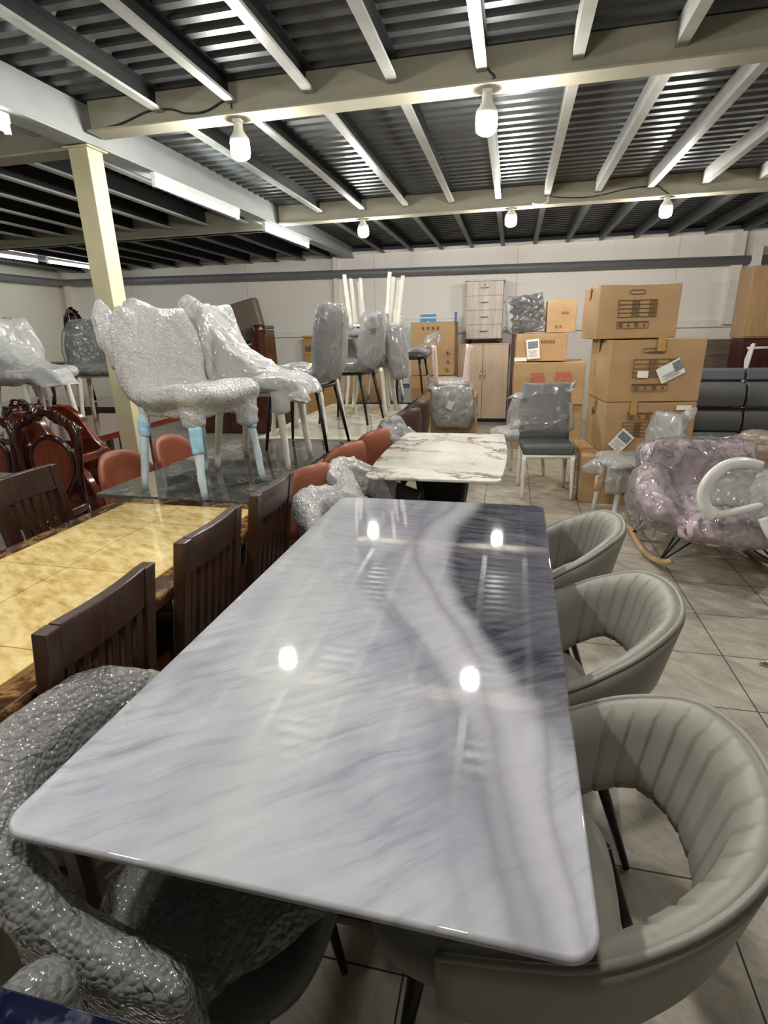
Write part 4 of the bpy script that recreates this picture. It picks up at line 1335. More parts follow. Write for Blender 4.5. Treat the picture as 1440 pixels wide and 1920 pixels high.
G_L = 'cartons left of the wardrobe'
l1 = carton('lower carton of the pair left of the wardrobe', (-1.19, 8.74, 0), R(0), 0.70, 0.56, 0.80, G_L, 0.012, 9)
l2 = carton('upright carton with dark arrow and recycling marks, left of the wardrobe', (-1.19, 8.80, 0.804), R(0), 0.66, 0.50, 0.78, G_L, 0.012, 10)
glyph_row(l2, -0.05, 0.88, 4, 0.045, 0.075)
m = MB(); yy = -0.25 - 0.0125
X, Z = 0.23, 0.32
m.box((X, yy, Z), (0.012, 0.001, 0.07)); m.box((X + 0.02, yy, Z), (0.03, 0.001, 0.012)); m.box((X - 0.014, yy, Z + 0.012), (0.025, 0.001, 0.014))
m.tube([(X + 0.03 * math.cos(a), yy, 0.20 + 0.03 * math.sin(a)) for a in [R(90 + 120 * i) for i in range(3)]], 0.006, 5, closed=True)
m.box((X - 0.02, yy, 0.09), (0.05, 0.001, 0.01)); m.box((X + 0.006, yy, 0.075), (0.01, 0.001, 0.04)); m.box((X - 0.005, yy, 0.055), (0.045, 0.001, 0.01))
m.build('handling_symbols', M_print, l2)
l3 = carton('small carton with a dark square print under the upturned wrapped chair', (-0.63, 6.40, 0), R(0), 0.50, 0.45, 0.76, 'cartons by the wardrobe doors', 0.01, 11)
front_patch(l3, 'dark_print', M_blackmetal, 0.22, 0.22, 0.09, 0.12)

# black quilted cushion in plastic on the pile
M_cush = plain('black_cushion_leather', srgb(34, 30, 31), 0.45, var=0.1)
t = thing('seat_cushion', 'black ribbed seat cushion in clear plastic on top of the carton pile', 'cushion', (0.15, 7.40, 1.425), R(4))
m = MB()
for k in range(4):
    m.ball((0.02, 0, 0.06 + 0.10 * k), (0.21, 0.10, 0.058), 8, Matrix.Rotation(R(-8), 4, 'Y'))
m.blob('cushion', M_cush, t, 0.016, 3, 0.002, 8)
m = MB(); m.box((0, 0, 0.205), (0.44, 0.24, 0.41), Matrix.Rotation(R(-8), 4, 'Y')); m.tube([(-0.18, 0, 0.35), (-0.25, 0, 0.40)], [0.06, 0.03], 8); m.tube([(-0.2, 0, 0.05), (-0.28, 0, 0.02)], [0.06, 0.02], 8)
m.blob('plastic_wrap', M_film_clear, t, 0.016, 4, 0.018, 9, 6.0)

# ------------------------------------------------------------------ wardrobe and drawer chest
def pale_wood(name, a, b):
    t = NT(name)
    n = t.noise(t.coord(scale=(9, 9, 0.7)), 2.5, 6, 0.6, 0.6)
    c = t.ramp(n.outputs[0], [(0.3, a), (0.7, b)])
    return t.surf(t.pbr(Base__Color=c, Roughness=0.4))
M_maple = pale_wood('beige_laminate', srgb(206, 180, 154), srgb(222, 198, 172))
M_ash = pale_wood('grey_ash_laminate', srgb(178, 164, 154), srgb(222, 210, 198))
M_edge = plain('dark_laminate_edge', srgb(98, 82, 70), 0.5)
M_chrome = plain('chrome', srgb(210, 208, 200), 0.15, metal=1.0, var=0.02)
W = thing('wardrobe', 'beige two-door wardrobe standing against the white wall', 'wardrobe', (-0.465, 9.29, 0))
MB().box((0, 0.0, 0.64), (0.80, 0.32, 1.18)).build('body', M_edge, W, bevel=0.003)
MB().box((0, 0, 0.025), (0.76, 0.28, 0.05)).build('plinth', M_blackmetal, W)
for s in (-1, 1):
    d = MB().box((s * 0.2, -0.17, 0.645), (0.392, 0.018, 1.16)).build('door', M_maple, W, bevel=0.002)
    MB().tube([(s * 0.035, -0.18, 0.70), (s * 0.035, -0.205, 0.71), (s * 0.035, -0.205, 0.81), (s * 0.035, -0.18, 0.82)], 0.008, 8).build('handle', M_chrome, d, smooth=True)
MB().lathe([(0.009, 0), (0.009, 0.006), (0.002, 0.007)], 12, Matrix.Translation((0.03, -0.179, 0.63)) @ Matrix.Rotation(R(90), 4, 'X')).build('lock', M_chrome, W)
MB().box((0, -0.0, 1.236), (0.82, 0.36, 0.018)).build('top_panel', M_maple, W, bevel=0.002)
D = thing('drawer_chest', 'grey ash four-drawer chest on casters on top of the wardrobe', 'chest of drawers', (-0.465, 9.27, 1.246))
MB().box((0, 0.02, 0.49), (0.56, 0.34, 0.84)).build('body', M_ash, D, bevel=0.003)
MB().box((0, 0.0, 0.92), (0.60, 0.40, 0.022)).build('top_panel', M_ash, D, bevel=0.003)
MB().box((0, 0.02, 0.066), (0.57, 0.35, 0.012)).build('bottom_panel', M_edge, D)
for k in range(4):
    z = 0.176 + 0.21 * k
    d = MB().box((0, -0.158, z), (0.548, 0.018, 0.203)).build('drawer', M_ash, D, bevel=0.002)
    MB().tube([(-0.06, -0.167, z + 0.01), (-0.05, -0.187, z + 0.006), (0.05, -0.187, z + 0.006), (0.06, -0.167, z + 0.01)], 0.007, 8).build('handle', M_chrome, d, smooth=True)
MB().lathe([(0.01, 0), (0.01, 0.006), (0.002, 0.007)], 12, Matrix.Translation((0.0, -0.167, 0.86)) @ Matrix.Rotation(R(90), 4, 'X')).build('lock', M_blackmetal, D)
for sx in (-1, 1):
    for sy in (-1, 1):
        m = MB(); m.tube([(sx * 0.23 - 0.012, sy * 0.13, 0.0305), (sx * 0.23 + 0.012, sy * 0.13, 0.0305)], 0.028, 14); m.box((sx * 0.23, sy * 0.13, 0.053), (0.03, 0.03, 0.014))
        m.build('caster', M_darkmetal, D, smooth=False)
# brown board beside the wardrobe
M_purple = plain('purple_brown_board', srgb(84, 62, 60), 0.5)
t = tag(MB().box((0, 0, 0.78), (0.10, 0.30, 1.56)).build('upright_board', M_purple, None, bevel=0.004, loc=(0.02, 9.30, 0)), 'purple-brown board standing between the wardrobe and the carton pile', 'board')

# ------------------------------------------------------------------ whiteboard stand
M_bluepost = plain('blue_plastic', srgb(52, 92, 168), 0.4)
M_wboard = plain('white_board', srgb(222, 226, 228), 0.25, var=0.02)
M_bluelogo = plain('light_blue_print', srgb(48, 150, 206), 0.4)
B = thing('whiteboard_stand', 'whiteboard on blue posts with a light blue square logo, behind the upright carton', 'whiteboard', (-1.36, 9.22, 0))
for s in (-1, 1):
    MB().box((s * 0.445, 0, 0.88), (0.035, 0.03, 1.70)).build('post', M_bluepost, B, bevel=0.004)
    MB().box((s * 0.445, 0, 0.0155), (0.05, 0.36, 0.03)).build('foot', M_bluepost, B, bevel=0.004)
MB().box((0, 0, 1.655), (0.86, 0.022, 0.022)).build('cross_bar', M_whitemetal, B)
MB().box((0, 0, 1.12), (0.86, 0.012, 1.0)).build('panel', M_wboard, B)
MB().box((0.005, -0.008, 1.585), (0.26, 0.003, 0.24)).build('logo', M_bluelogo, B)
m = MB(); m.tube([(0.005 + 0.075 * math.cos(a), -0.0105, 1.52 + 0.075 * math.sin(a)) for a in [2 * math.pi * i / 28 for i in range(28)]], 0.009, 6, closed=True)
m.build('logo_ring', M_wboard, B)
MB().box((0, -0.004, 0.60), (0.86, 0.024, 0.03)).build('lower_bar', M_bluepost, B)

# ------------------------------------------------------------------ upturned wrapped chair by the small carton
uc = upside_chair('dining_chair', 'upturned bagged chair with pinkish paper-wrapped legs in the air, before the wardrobe', (-0.66, 6.25, 1.31), R(-80), G_UP, M_pinkpaper, M_shell_pale, M_film_grey,
    dict(grow=0.10, amp=0.018, skirt=(((-0.05, 0, 0.40), (0.40, 0.38, 0.06)),), peaks=([((-0.22, 0.2, 0.42), 0.07), ((-0.25, 0.26, 0.36), 0.04)], [((0.2, -0.2, 0.6), 0.06), ((0.22, -0.26, 0.75), 0.03)])))
MB().box((0, 0, 0), (0.07, 0.004, 0.085), Matrix.Translation((0.285, 0.03, 0.62)) @ Matrix.Rotation(R(90), 4, 'Z') @ Matrix.Rotation(R(25), 4, 'Y')).build('paper_tag', M_paper, uc)

# ------------------------------------------------------------------ bagged chair with square back (faces the camera)
t = thing('dining_chair', 'dark grey square-backed chair with plastic over its back, beside the tall carton stack', 'chair', (0.335, 5.08, 0), R(4))
M_greypad = plain('slate_grey_leather', srgb(84, 87, 87), 0.45, var=0.05, bump=0.2, bscale=300)
MB().prism(rrect(0.45, 0.42, 0.04, 5), 0.40, 0.485).build('seat', M_greypad, t, bevel=0.025, seg=4)
def PBk(u, v):
    a = 2 * v - 1
    return Vector((0.225 * a * (1 - 0.06 * u), 0.20 + 0.09 * u - 0.015 * a * a, lerp(0.46, 0.97, u)))
MB().sheet(PBk, 12, 12, 0.055).build('backrest', M_greypad, t, smooth=True)
m = MB(); m.tube([(-0.215, -0.2, 0.39), (0.215, -0.2, 0.39), (0.215, 0.2, 0.39), (-0.215, 0.2, 0.39)], 0.014, 8, closed=True); m.build('seat_frame', M_whitemetal, t, smooth=True)
for q, (sx, sy) in enumerate(LEGS):
    wobble_leg((sx * 0.205, sy * 0.19, 0.39), (sx * 0.215, sy * 0.225, 0.003), 0.024, 0.013, 50 + q, 0.006).build('leg', M_wrapleg, t, smooth=True)
m = MB()
m.sheet(lambda u, v: PBk(lerp(0.12, 1.02, u), lerp(-0.02, 1.02, v)), 12, 12, 0.095)
m.tube([(-0.20, 0.26, 0.86), (-0.30, 0.24, 0.86), (-0.38, 0.22, 0.84)], [0.11, 0.05, 0.01], 8, flat=0.35)
m.tube([(-0.24, 0.25, 0.62), (-0.31, 0.24, 0.56)], [0.13, 0.05], 8, flat=0.3)
m.tube([(0.20, 0.27, 0.90), (0.255, 0.27, 0.98), (0.275, 0.27, 1.03)], [0.08, 0.04, 0.008], 8, flat=0.35)
m.tube([(0.23, 0.25, 0.8), (0.265, 0.25, 0.55)], [0.06, 0.05], 8, flat=0.35)
m.blob('plastic_wrap', M_film, t, 0.014, 4, 0.010, 8, 8.0, (0.5, 1, 1.3))
m = MB(); m.tube([(0.24, -0.13, 0.42), (0.245, -0.18, 0.25), (0.24, -0.20, 0.03)], [0.032, 0.022, 0.036], 8, flat=0.5)
m.blob('leg_wrap', M_film, t, 0.010, 3, 0.01, 14, 9.0)
# second bagged chair just behind to the left
t2 = scoop_chair('dining_chair', 'white-legged chair in a grey plastic bag, half hidden left of the square-backed chair', (0.10, 5.65, 0), R(60), 'bagged chairs by the tall carton stack', M_shell_pale, 'white', M_film, dict(grow=0.11, amp=0.012), hb=0.85)

# chair with white legs in front of the stack
t = scoop_chair('dining_chair', 'pale grey chair in plastic with white legs, between the tall stack and the pink chair', (0.98, 4.47, 0), R(14), 'bagged chairs by the tall carton stack', M_shell_pale, 'white', M_film,
    dict(grow=0.085, amp=0.014, scale=7, skirt=(((-0.2, -0.19, 0.37), (0.2, 0.06, 0.20)),), peaks=([((-0.25, 0.05, 0.43), 0.07), ((-0.33, 0.06, 0.42), 0.05), ((-0.40, 0.06, 0.40), 0.02)], [((0.22, -0.16, 0.80), 0.05), ((0.29, -0.20, 0.90), 0.015)])), hb=0.86, legmat=M_whitemetal)
m = MB(); m.tube([(-0.205, 0.18, 0.30), (-0.215, 0.185, 0.18)], [0.027, 0.024], 10); m.build('printed_leg_wrap', plain('salmon_printed_plastic', srgb(226, 168, 142), 0.4, var=0.15, scale=30), t, smooth=True)

# ------------------------------------------------------------------ pink rocking chair
def plush(name, a, b):
    t = NT(name)
    v = t.coord()
    n = t.noise(v, 6, 5); f = t.noise(v, 130, 3)
    c = t.ramp(n.outputs[0], [(0.3, a), (0.7, b)])
    p = t.pbr(Base__Color=c, Roughness=0.9, Normal=t.bump(f.outputs[0], 0.8, 0.012))
    p.inputs['Sheen Weight'].default_value = 0.4
    return t.surf(p)
M_pink = plush('dusty_pink_plush', srgb(226, 194, 206), srgb(245, 224, 231))
M_beech = wood('pale_beech', srgb(178, 146, 104), srgb(206, 176, 134), 4, 0.45, (8, 1, 8), 0.1)
P = thing('rocking_chair', 'dusty pink plush rocking chair under clear plastic on pale wood rockers', 'armchair', (1.27, 3.72, 0), R(6))
m = MB()
m.ball((0.03, -0.10, 0.36), (0.40, 0.40, 0.11), 10)                       # seat
m.ball((0.03, -0.40, 0.34), (0.38, 0.13, 0.11), 8)                        # front roll
def pinkback(u, v):
    a = 2 * v - 1
    return Vector((0.35 * a, 0.22 + 0.13 * u - 0.07 * a * a, lerp(0.36, 0.72 - 0.02 * a ** 6, u)))
m.sheet(pinkback, 10, 14, 0.15)
for s in (-1, 1):
    m.tube(spline([(s * 0.33, 0.12, 0.50), (s * 0.39, -0.08, 0.46), (s * 0.385, -0.20, 0.41), (s * 0.36, -0.29, 0.35)]), [0.085] * 14 + [0.075, 0.065, 0.055, 0.04, 0.02], 10)
m.blob('upholstery', M_pink, P, 0.014, 4, 0.022, 9.0, 11.0, ridge=False)
m = MB()
m.ball((0.03, -0.14, 0.35), (0.45, 0.48, 0.15), 10)
m.sheet(lambda u, v: pinkback(u * 1.03, v * 1.06 - 0.03), 10, 14, 0.21)
for s in (-1, 1):
    m.tube([(s * 0.34, 0.10, 0.50), (s * 0.41, -0.12, 0.46), (s * 0.37, -0.36, 0.38)], [0.13, 0.12, 0.11], 10)
m.tube([(-0.40, -0.02, 0.42), (-0.42, -0.10, 0.27), (-0.37, -0.16, 0.17)], [0.13, 0.10, 0.03], 8, flat=0.6)
m.blob('plastic_wrap', film('creased_clear_plastic', 0.10, fold=9.0, strength=0.8, rough=0.10, edge=0.2), P, 0.018, 4, 0.016, 7.0, 12.0)
for s in (-1, 1):
    pts = [(s * 0.345, lerp(-0.42, 0.48, k / 14), 0.022 + 0.11 * ((k / 14 - 0.5) * 2) ** 2) for k in range(15)]
    MB().tube(pts, 0.020, 8, flat=1.0).build('rocker', M_beech, P, smooth=True)
    for yy, y2 in ((-0.26, -0.08), (-0.26, -0.30), (0.26, 0.10), (0.26, 0.24)):
        MB().tube([(s * 0.345, yy, 0.065), (s * (0.16 if abs(y2) < 0.2 else 0.24), y2, 0.27)], 0.0065, 8).build('wire_strut', M_blackmetal, P, smooth=True)
for yy in (-0.26, 0.26):
    MB().tube([(-0.345, yy, 0.06), (0, yy * 0.6, 0.26), (0.345, yy, 0.06)], 0.006, 8).build('wire_strut', M_blackmetal, P, smooth=True)

# another rocker behind it, mostly hidden
P2 = thing('rocking_chair', 'dark rocking chair on pale wood rockers, at the frame edge behind the pink one', 'armchair', (2.12, 3.30, 0), R(-20))
m = MB(); m.ball((0, 0, 0.26), (0.34, 0.34, 0.08), 10)
m.sheet(lambda u, v: Vector((0.32 * (2 * v - 1), 0.24 + 0.1 * u - 0.12 * (2 * v - 1) ** 2, lerp(0.24, 0.50, u))), 8, 10, 0.10)
m.blob('upholstery', M_black_leather, P2, 0.018, 4, 0.006, 8, 13.0)
for s in (-1, 1):
    pts = [(s * 0.30, lerp(-0.42, 0.42, k / 14), 0.022 + 0.10 * ((k / 14 - 0.5) * 2) ** 2) for k in range(15)]
    MB().tube(pts, 0.022, 8).build('rocker', M_beech, P2, smooth=True)
    for yy in (-0.24, 0.24):
        MB().tube([(s * 0.30, yy, 0.06), (s * 0.18, yy * 0.6, 0.22)], 0.0065, 8).build('wire_strut', M_blackmetal, P2, smooth=True)

# white plastic chair lying on the pink one
M_whiteplastic = plain('glossy_white_plastic', srgb(232, 232, 226), 0.25, var=0.02)
V = thing('plastic_armchair', 'white plastic armchair in film lying on its side across the pink rocking chair', 'chair', (1.29, 3.11, 0.61), R(0))
hoop = spline([(0.04, 0.12, 0.115), (-0.06, 0.09, 0.14), (-0.16, 0.05, 0.125), (-0.235, 0.0, 0.075), (-0.262, -0.02, 0.0), (-0.245, -0.04, -0.07), (-0.20, -0.05, -0.11)])
MB().tube(hoop, 0.027, 10, flat=1.5).build('back_hoop', M_whiteplastic, V, smooth=True)
MB().tube(spline([(-0.20, -0.05, -0.11), (-0.08, -0.06, -0.07), (0.07, -0.05, -0.02), (0.14, 0.0, 0.0)]), 0.019, 10).build('arm_bar', M_whiteplastic, V, smooth=True)
MB().tube(spline([(0.02, -0.08, -0.10), (0.07, -0.12, -0.19), (0.17, -0.12, -0.26), (0.28, -0.06, -0.28)]), 0.032, 10).build('lower_arm', M_whiteplastic, V, smooth=True)
MB().sheet(lambda u, v: Vector((0.12 + 0.24 * v, 0.02 + 0.12 * u + 0.03 * math.sin(v * 3), lerp(-0.22, 0.18, u))), 8, 8, 0.03).build('seat', M_whiteplastic, V, smooth=True)
m = MB(); m.sheet(lambda u, v: Vector((lerp(-0.22, 0.16, v), 0.03 + 0.06 * math.sin(u * 3), lerp(-0.08, 0.11, u))), 8, 8, 0.05)
m.ball((0.16, 0.0, -0.02), (0.20, 0.12, 0.20), 8); m.ball((0.2, 0.06, 0.16), (0.14, 0.10, 0.09), 8)
m.blob('plastic_wrap', M_film, V, 0.013, 4, 0.016, 9, 14.0)

# ------------------------------------------------------------------ sofa along the right of the back wall
M_sofa = plain('grey_sofa_leather', srgb(96, 97, 98), 0.45, var=0.05, bump=0.15, bscale=250)
M_sofa2 = plain('blue_grey_headrest', srgb(98, 104, 116), 0.5, var=0.05, bump=0.15, bscale=250)
S = thing('sofa', 'long grey sectional sofa with blue-grey headrests behind the carton stack', 'sofa', (3.11, 6.42, 0))
MB().box((0, 0.05, 0.10), (2.72, 0.80, 0.16)).build('base', M_sofa, S, bevel=0.02)
for k in range(4):
    x = -1.02 + 0.68 * k
    MB().box((x, -0.08, 0.262), (0.67, 0.66, 0.16)).build('seat_cushion', M_sofa, S, bevel=0.05, seg=4)
    m = MB(); m.rings([[Vector((x + sx * 0.333, 0.16 + dy, z)) for dy, z in ((0.03, 0.33), (-0.05, 0.35), (-0.08, 0.45), (-0.05, 0.57), (0.10, 0.585), (0.2, 0.5), (0.2, 0.34))] for sx in (-1, 1)])
    m.build('lower_back_cushion', M_sofa, S, bevel=0.02, seg=3)
    m = MB(); m.rings([[Vector((x + sx * 0.333, 0.19 + dy, z)) for dy, z in ((0.03, 0.59), (-0.06, 0.61), (-0.09, 0.73), (-0.05, 0.855), (0.10, 0.87), (0.2, 0.80), (0.2, 0.60))] for sx in (-1, 1)])
    m.build('upper_back_cushion', M_sofa, S, bevel=0.02, seg=3)
    m = MB(); m.rings([[Vector((x + sx * 0.328, 0.27 + dy, z)) for dy, z in ((0.0, 0.872), (-0.05, 0.885), (-0.035, 0.99), (0.02, 1.005), (0.09, 0.99), (0.1, 0.872))] for sx in (-1, 1)])
    m.build('headrest', M_sofa2, S, bevel=0.012, seg=3)
for sx in (-1, 1):
    for sy in (-1, 1):
        MB().box((sx * 1.25, 0.05 + sy * 0.33, 0.01), (0.06, 0.06, 0.02)).build('foot', M_blackmetal, S)

# beige bolster in plastic on a beige ottoman
M_beige = plain('beige_fabric', srgb(206, 182, 158), 0.7, var=0.05, bump=0.2, bscale=250)
t = thing('ottoman', 'flat beige upholstered ottoman in front of the grey sofa', 'ottoman', (2.08, 5.30, 0), R(-35))
MB().box((0, 0, 0.20), (0.75, 0.60, 0.16)).build('cushion', M_beige, t, bevel=0.03, seg=3)
for sx in (-1, 1):
    for sy in (-1, 1):
        MB().lathe([(0.02, 0.001), (0.028, 0.12)], 10, Matrix.Translation((sx * 0.3, sy * 0.22, 0))).build('foot', M_blackmetal, t)
t = thing('bolster_cushion', 'rolled beige cushion wrapped in shiny plastic on the ottoman', 'cushion', (2.10, 5.26, 0.295), R(-10))
m = MB()
for k in range(3):
    m.ball((0.02, 0, 0.055 + 0.085 * k), (0.20 - 0.015 * k, 0.16, 0.055), 8)
m.blob('cushion', M_beige, t, 0.014, 2, 0.003, 8)
m = MB(); m.ball((0.02, 0, 0.14), (0.235, 0.20, 0.15), 10); m.tube([(-0.15, 0, 0.09), (-0.24, 0.0, 0.10), (-0.27, 0, 0.13)], [0.10, 0.04, 0.05], 8)
m.blob('plastic_wrap', M_film_clear, t, 0.014, 4, 0.014, 9, 15.0)

# things behind the sofa, at the right edge
M_greywood = wood('grey_brown_panel', srgb(92, 80, 70), srgb(124, 110, 98), 3, 0.5, (1, 8, 8), 0.05)
t = thing('headboard', 'grey-brown wooden headboard leaning behind the sofa', 'headboard', (2.72, 9.05, 0), R(0))
MB().box((0, 0, 0.62), (1.1, 0.06, 1.24)).build('panel', M_greywood, t, bevel=0.004)
MB().box((0, -0.033, 1.02), (1.1, 0.012, 0.02)).build('ledge', M_edge, t)
for s in (-1, 1):
    MB().box((s * 0.52, 0.0, 0.62), (0.07, 0.09, 1.24)).build('post', M_greywood, t, bevel=0.004)
M_tan = wood('tan_wood', srgb(150, 118, 80), srgb(176, 142, 100), 3, 0.45, (8, 8, 1), 0.1)
t = thing('cabinet', 'dark red cabinet at the right frame edge behind the sofa', 'cabinet', (3.30, 8.28, 0))
MB().box((0, 0, 0.66), (0.90, 0.45, 1.22)).build('body', plain('dark_red_lacquer', srgb(60, 22, 20), 0.3), t, bevel=0.005)
for s in (-1, 1):
    MB().box((s * 0.222, -0.233, 0.68), (0.436, 0.016, 1.14)).build('door', plain('dark_red_lacquer', srgb(70, 26, 22), 0.3), t, bevel=0.003)
MB().box((0, 0, 0.025), (0.84, 0.4, 0.05)).build('plinth', M_blackmetal, t)
t = thing('wall_cabinet', 'tan wooden cupboard on top of the dark red cabinet', 'cabinet', (3.24, 8.25, 1.272))
MB().box((0, 0, 0.42), (0.86, 0.44, 0.84)).build('body', M_tan, t, bevel=0.006)
for s in (-1, 1):
    d = MB().box((s * 0.212, -0.228, 0.42), (0.418, 0.016, 0.80)).build('door', M_tan, t, bevel=0.003)
    MB().ball((s * 0.04, -0.245, 0.36), 0.012, 6).build('knob', M_blackmetal, d)
t = thing('folding_chair', 'white tubular metal chair frame standing behind the sofa', 'chair', (3.04, 7.78, 0), R(10))
for s in (-1, 1):
    MB().tube([(s * 0.18, -0.16, 0.003), (s * 0.18, 0.06, 0.75), (s * 0.19, 0.10, 1.02), (s * 0.14, 0.11, 1.20)], 0.019, 10).build('front_tube', M_whitemetal, t, smooth=True)
    MB().tube([(s * 0.22, 0.18, 0.003), (s * 0.22, 0.02, 0.85), (s * 0.20, -0.02, 1.22)], 0.018, 10).build('rear_tube', M_whitemetal, t, smooth=True)
MB().tube([(-0.19, 0.115, 1.16), (0.19, 0.115, 1.16)], 0.016, 8).build('cross_tube', M_whitemetal, t, smooth=True)
MB().box((0, 0.02, 0.55), (0.36, 0.05, 0.32)).build('seat', M_whitemetal, t, bevel=0.01)

# small metal clasp on the floor
t = tag(MB().tube([(0.0, 0.0, 0.008), (0.035, -0.012, 0.008), (0.07, -0.01, 0.008), (0.075, 0.012, 0.008), (0.03, 0.018, 0.008)], 0.0055, 8, closed=True).tube([(0.07, 0, 0.008), (0.13, 0.0, 0.008), (0.16, -0.02, 0.008)], 0.005, 8).build('metal_clasp', M_chrome, None, smooth=True, loc=(1.155, 2.43, 0)), 'small shiny metal clasp lying on the floor tiles', 'clasp')

# ------------------------------------------------------------------ left side: carved red furniture and wrapped chairs
def carve(m, pts, r, seed, n=60, j=0.02):
    rnd = random.Random(seed)
    for _ in range(n):
        a = rnd.random() * (len(pts) - 1)
        i = int(a); f = a - i
        p = Vector(pts[i]).lerp(Vector(pts[i + 1]), f) + Vector((rnd.uniform(-j, j), rnd.uniform(-0.012, 0.012), rnd.uniform(-j, j)))
        q = rnd.uniform(0.5, 1.1) * r
        m.ball(p, (q, q * 0.7, q * 0.8), 5)
    return m
def carved_chair(name, label, loc, rz, group=None, splat=False):
    """rosewood chair; the back stands at local y=+0.2 and faces -y"""
    t = thing(name, label, 'chair', loc, rz, group)
    side = [(0.19, 0.45), (0.185, 0.60), (0.20, 0.75), (0.215, 0.88), (0.19, 0.97), (0.12, 1.0)]
    for s in (-1, 1):
        MB().tube([(s * x, 0.20 + 0.06 * (z - 0.45), z) for x, z in side], [0.022, 0.02, 0.021, 0.024, 0.022, 0.018], 10).build('back_post', M_carved, t, smooth=True)
        MB().tube([(s * 0.19, 0.20, 0.45), (s * 0.195, 0.24, 0.003)], [0.024, 0.018], 10).build('rear_leg', M_carved, t, smooth=True)
        MB().tube([(s * 0.20, -0.19, 0.43), (s * 0.225, -0.215, 0.32), (s * 0.20, -0.195, 0.12), (s * 0.225, -0.23, 0.003)], [0.034, 0.034, 0.018, 0.024], 10).build('front_leg', M_carved, t, smooth=True)
    crest = [(-0.20, 0.232, 0.95), (-0.10, 0.234, 1.01), (0, 0.234, 1.045), (0.10, 0.234, 1.01), (0.20, 0.232, 0.95)]
    m = MB(); m.tube(crest, 0.022, 8); carve(m, crest, 0.026, int(abs(loc[0] * 100)), 70, 0.024)
    m.blob('carved_crest', M_carved, t, 0.009, 1, 0.002, 20)
    m = MB()
    if splat:
        sp = [(-0.04, 0.215, 0.47), (-0.055, 0.22, 0.58), (0.0, 0.222, 0.70), (0.05, 0.226, 0.82), (0.0, 0.23, 0.98)]
        spl = [(0, 0.21, 0.46), (0, 0.216, 0.60), (0, 0.222, 0.78), (0, 0.23, 1.0)]
        m.tube(spl, [0.05, 0.03, 0.055, 0.05], 10, flat=0.35); carve(m, spl, 0.02, 3, 50, 0.035)
        m.blob('carved_splat', M_carved, t, 0.010, 1, 0.002, 20)
    else:
        fr = [(0.13 * math.cos(a) * (1 + 0.12 * math.cos(2 * a)), 0.232, 0.71 + 0.20 * math.sin(a) + 0.02 * math.cos(2 * a)) for a in [2 * math.pi * k / 40 for k in range(40)]]
        m.tube(fr, 0.018, 8, closed=True); m.build('panel_frame', M_carved, t, smooth=True)
        MB().prism([(x * 0.96, z) for x, y, z in fr], -0.008, 0.008, Matrix.Translation((0, 0.232, 0)) @ Matrix.Rotation(R(90), 4, 'X')).build('back_panel', M_veneer, t)
    MB().prism(rrect(0.44, 0.43, 0.05, 5), 0.42, 0.47).build('seat', M_redwood, t, bevel=0.012, seg=3)
    return t
G_CV = 'carved rosewood chairs on the left'
cc = carved_chair('carved_chair', 'carved rosewood chair with heart-shaped veneer back panel, under the wrapped chair on the left', (-2.84, 2.64, 0), R(6), G_CV)
dup(cc, (-3.36, 2.66, 0), R(8), 'carved rosewood chair cut by the left frame edge', G_CV)

# carved red settee with a tall scrolled end
st = thing('carved_settee', 'glossy red-brown seat with a tall scrolled arm, left of the cream column', 'settee', (-3.08, 3.19, 0), R(0))
scroll = [(0.24, 0.0), (0.30, 0.18), (0.33, 0.36), (0.32, 0.50), (0.27, 0.61), (0.18, 0.70), (0.10, 0.78), (0.05, 0.87), (-0.01, 0.96), (-0.10, 1.02), (-0.20, 1.03), (-0.26, 0.99), (-0.27, 0.93), (-0.22, 0.89), (-0.16, 0.88), (-0.12, 0.82), (-0.10, 0.70), (-0.14, 0.55), (-0.17, 0.35), (-0.15, 0.15), (-0.18, 0.0)]
M_red_gloss = wood('glossy_red_brown_wood', srgb(70, 24, 12), srgb(116, 46, 22), 3, 0.16, (2, 2, 8), 0.7)
MB().prism(scroll, -0.03, 0.03, Matrix.Translation((0.06, -0.17, 0)) @ Matrix.Rotation(R(90), 4, 'X')).build('arm', M_red_gloss, st, bevel=0.012, seg=3)
MB().box((-0.10, 0.0, 0.40), (0.50, 0.28, 0.10)).build('seat', M_red_gloss, st, bevel=0.015, seg=3)
MB().box((0.24, 0, 0.70), (0.06, 0.28, 0.06)).build('front_rail', M_red_gloss, st, bevel=0.01)
MB().box((0.235, 0, 0.19), (0.05, 0.28, 0.30)).build('apron', M_red_gloss, st, bevel=0.01)
m = MB(); m.box((-0.27, 0, 0.74), (0.05, 0.28, 0.60)); bk = [(-0.265, -0.12, 0.98), (-0.265, 0.0, 1.05), (-0.265, 0.12, 0.98)]; carve(m, bk, 0.04, 9, 60, 0.04); carve(m, [(-0.255, -0.1, 0.80), (-0.255, 0.1, 0.80)], 0.03, 10, 40, 0.09)
m.blob('carved_back', M_carved, st, 0.013, 1, 0.003, 16)
MB().prism(scroll, -0.03, 0.03, Matrix.Translation((0.06, 0.17, 0)) @ Matrix.Rotation(R(90), 4, 'X')).build('arm', M_red_gloss, st, bevel=0.012, seg=3)
lt = leg_table('dining_table', 'dark red wooden table carrying the two wrapped chairs left of the cream column', (-3.60, 4.12, 0), R(0), 0.96, 1.36, 0.75, M_red_gloss, M_carved, 0.05)
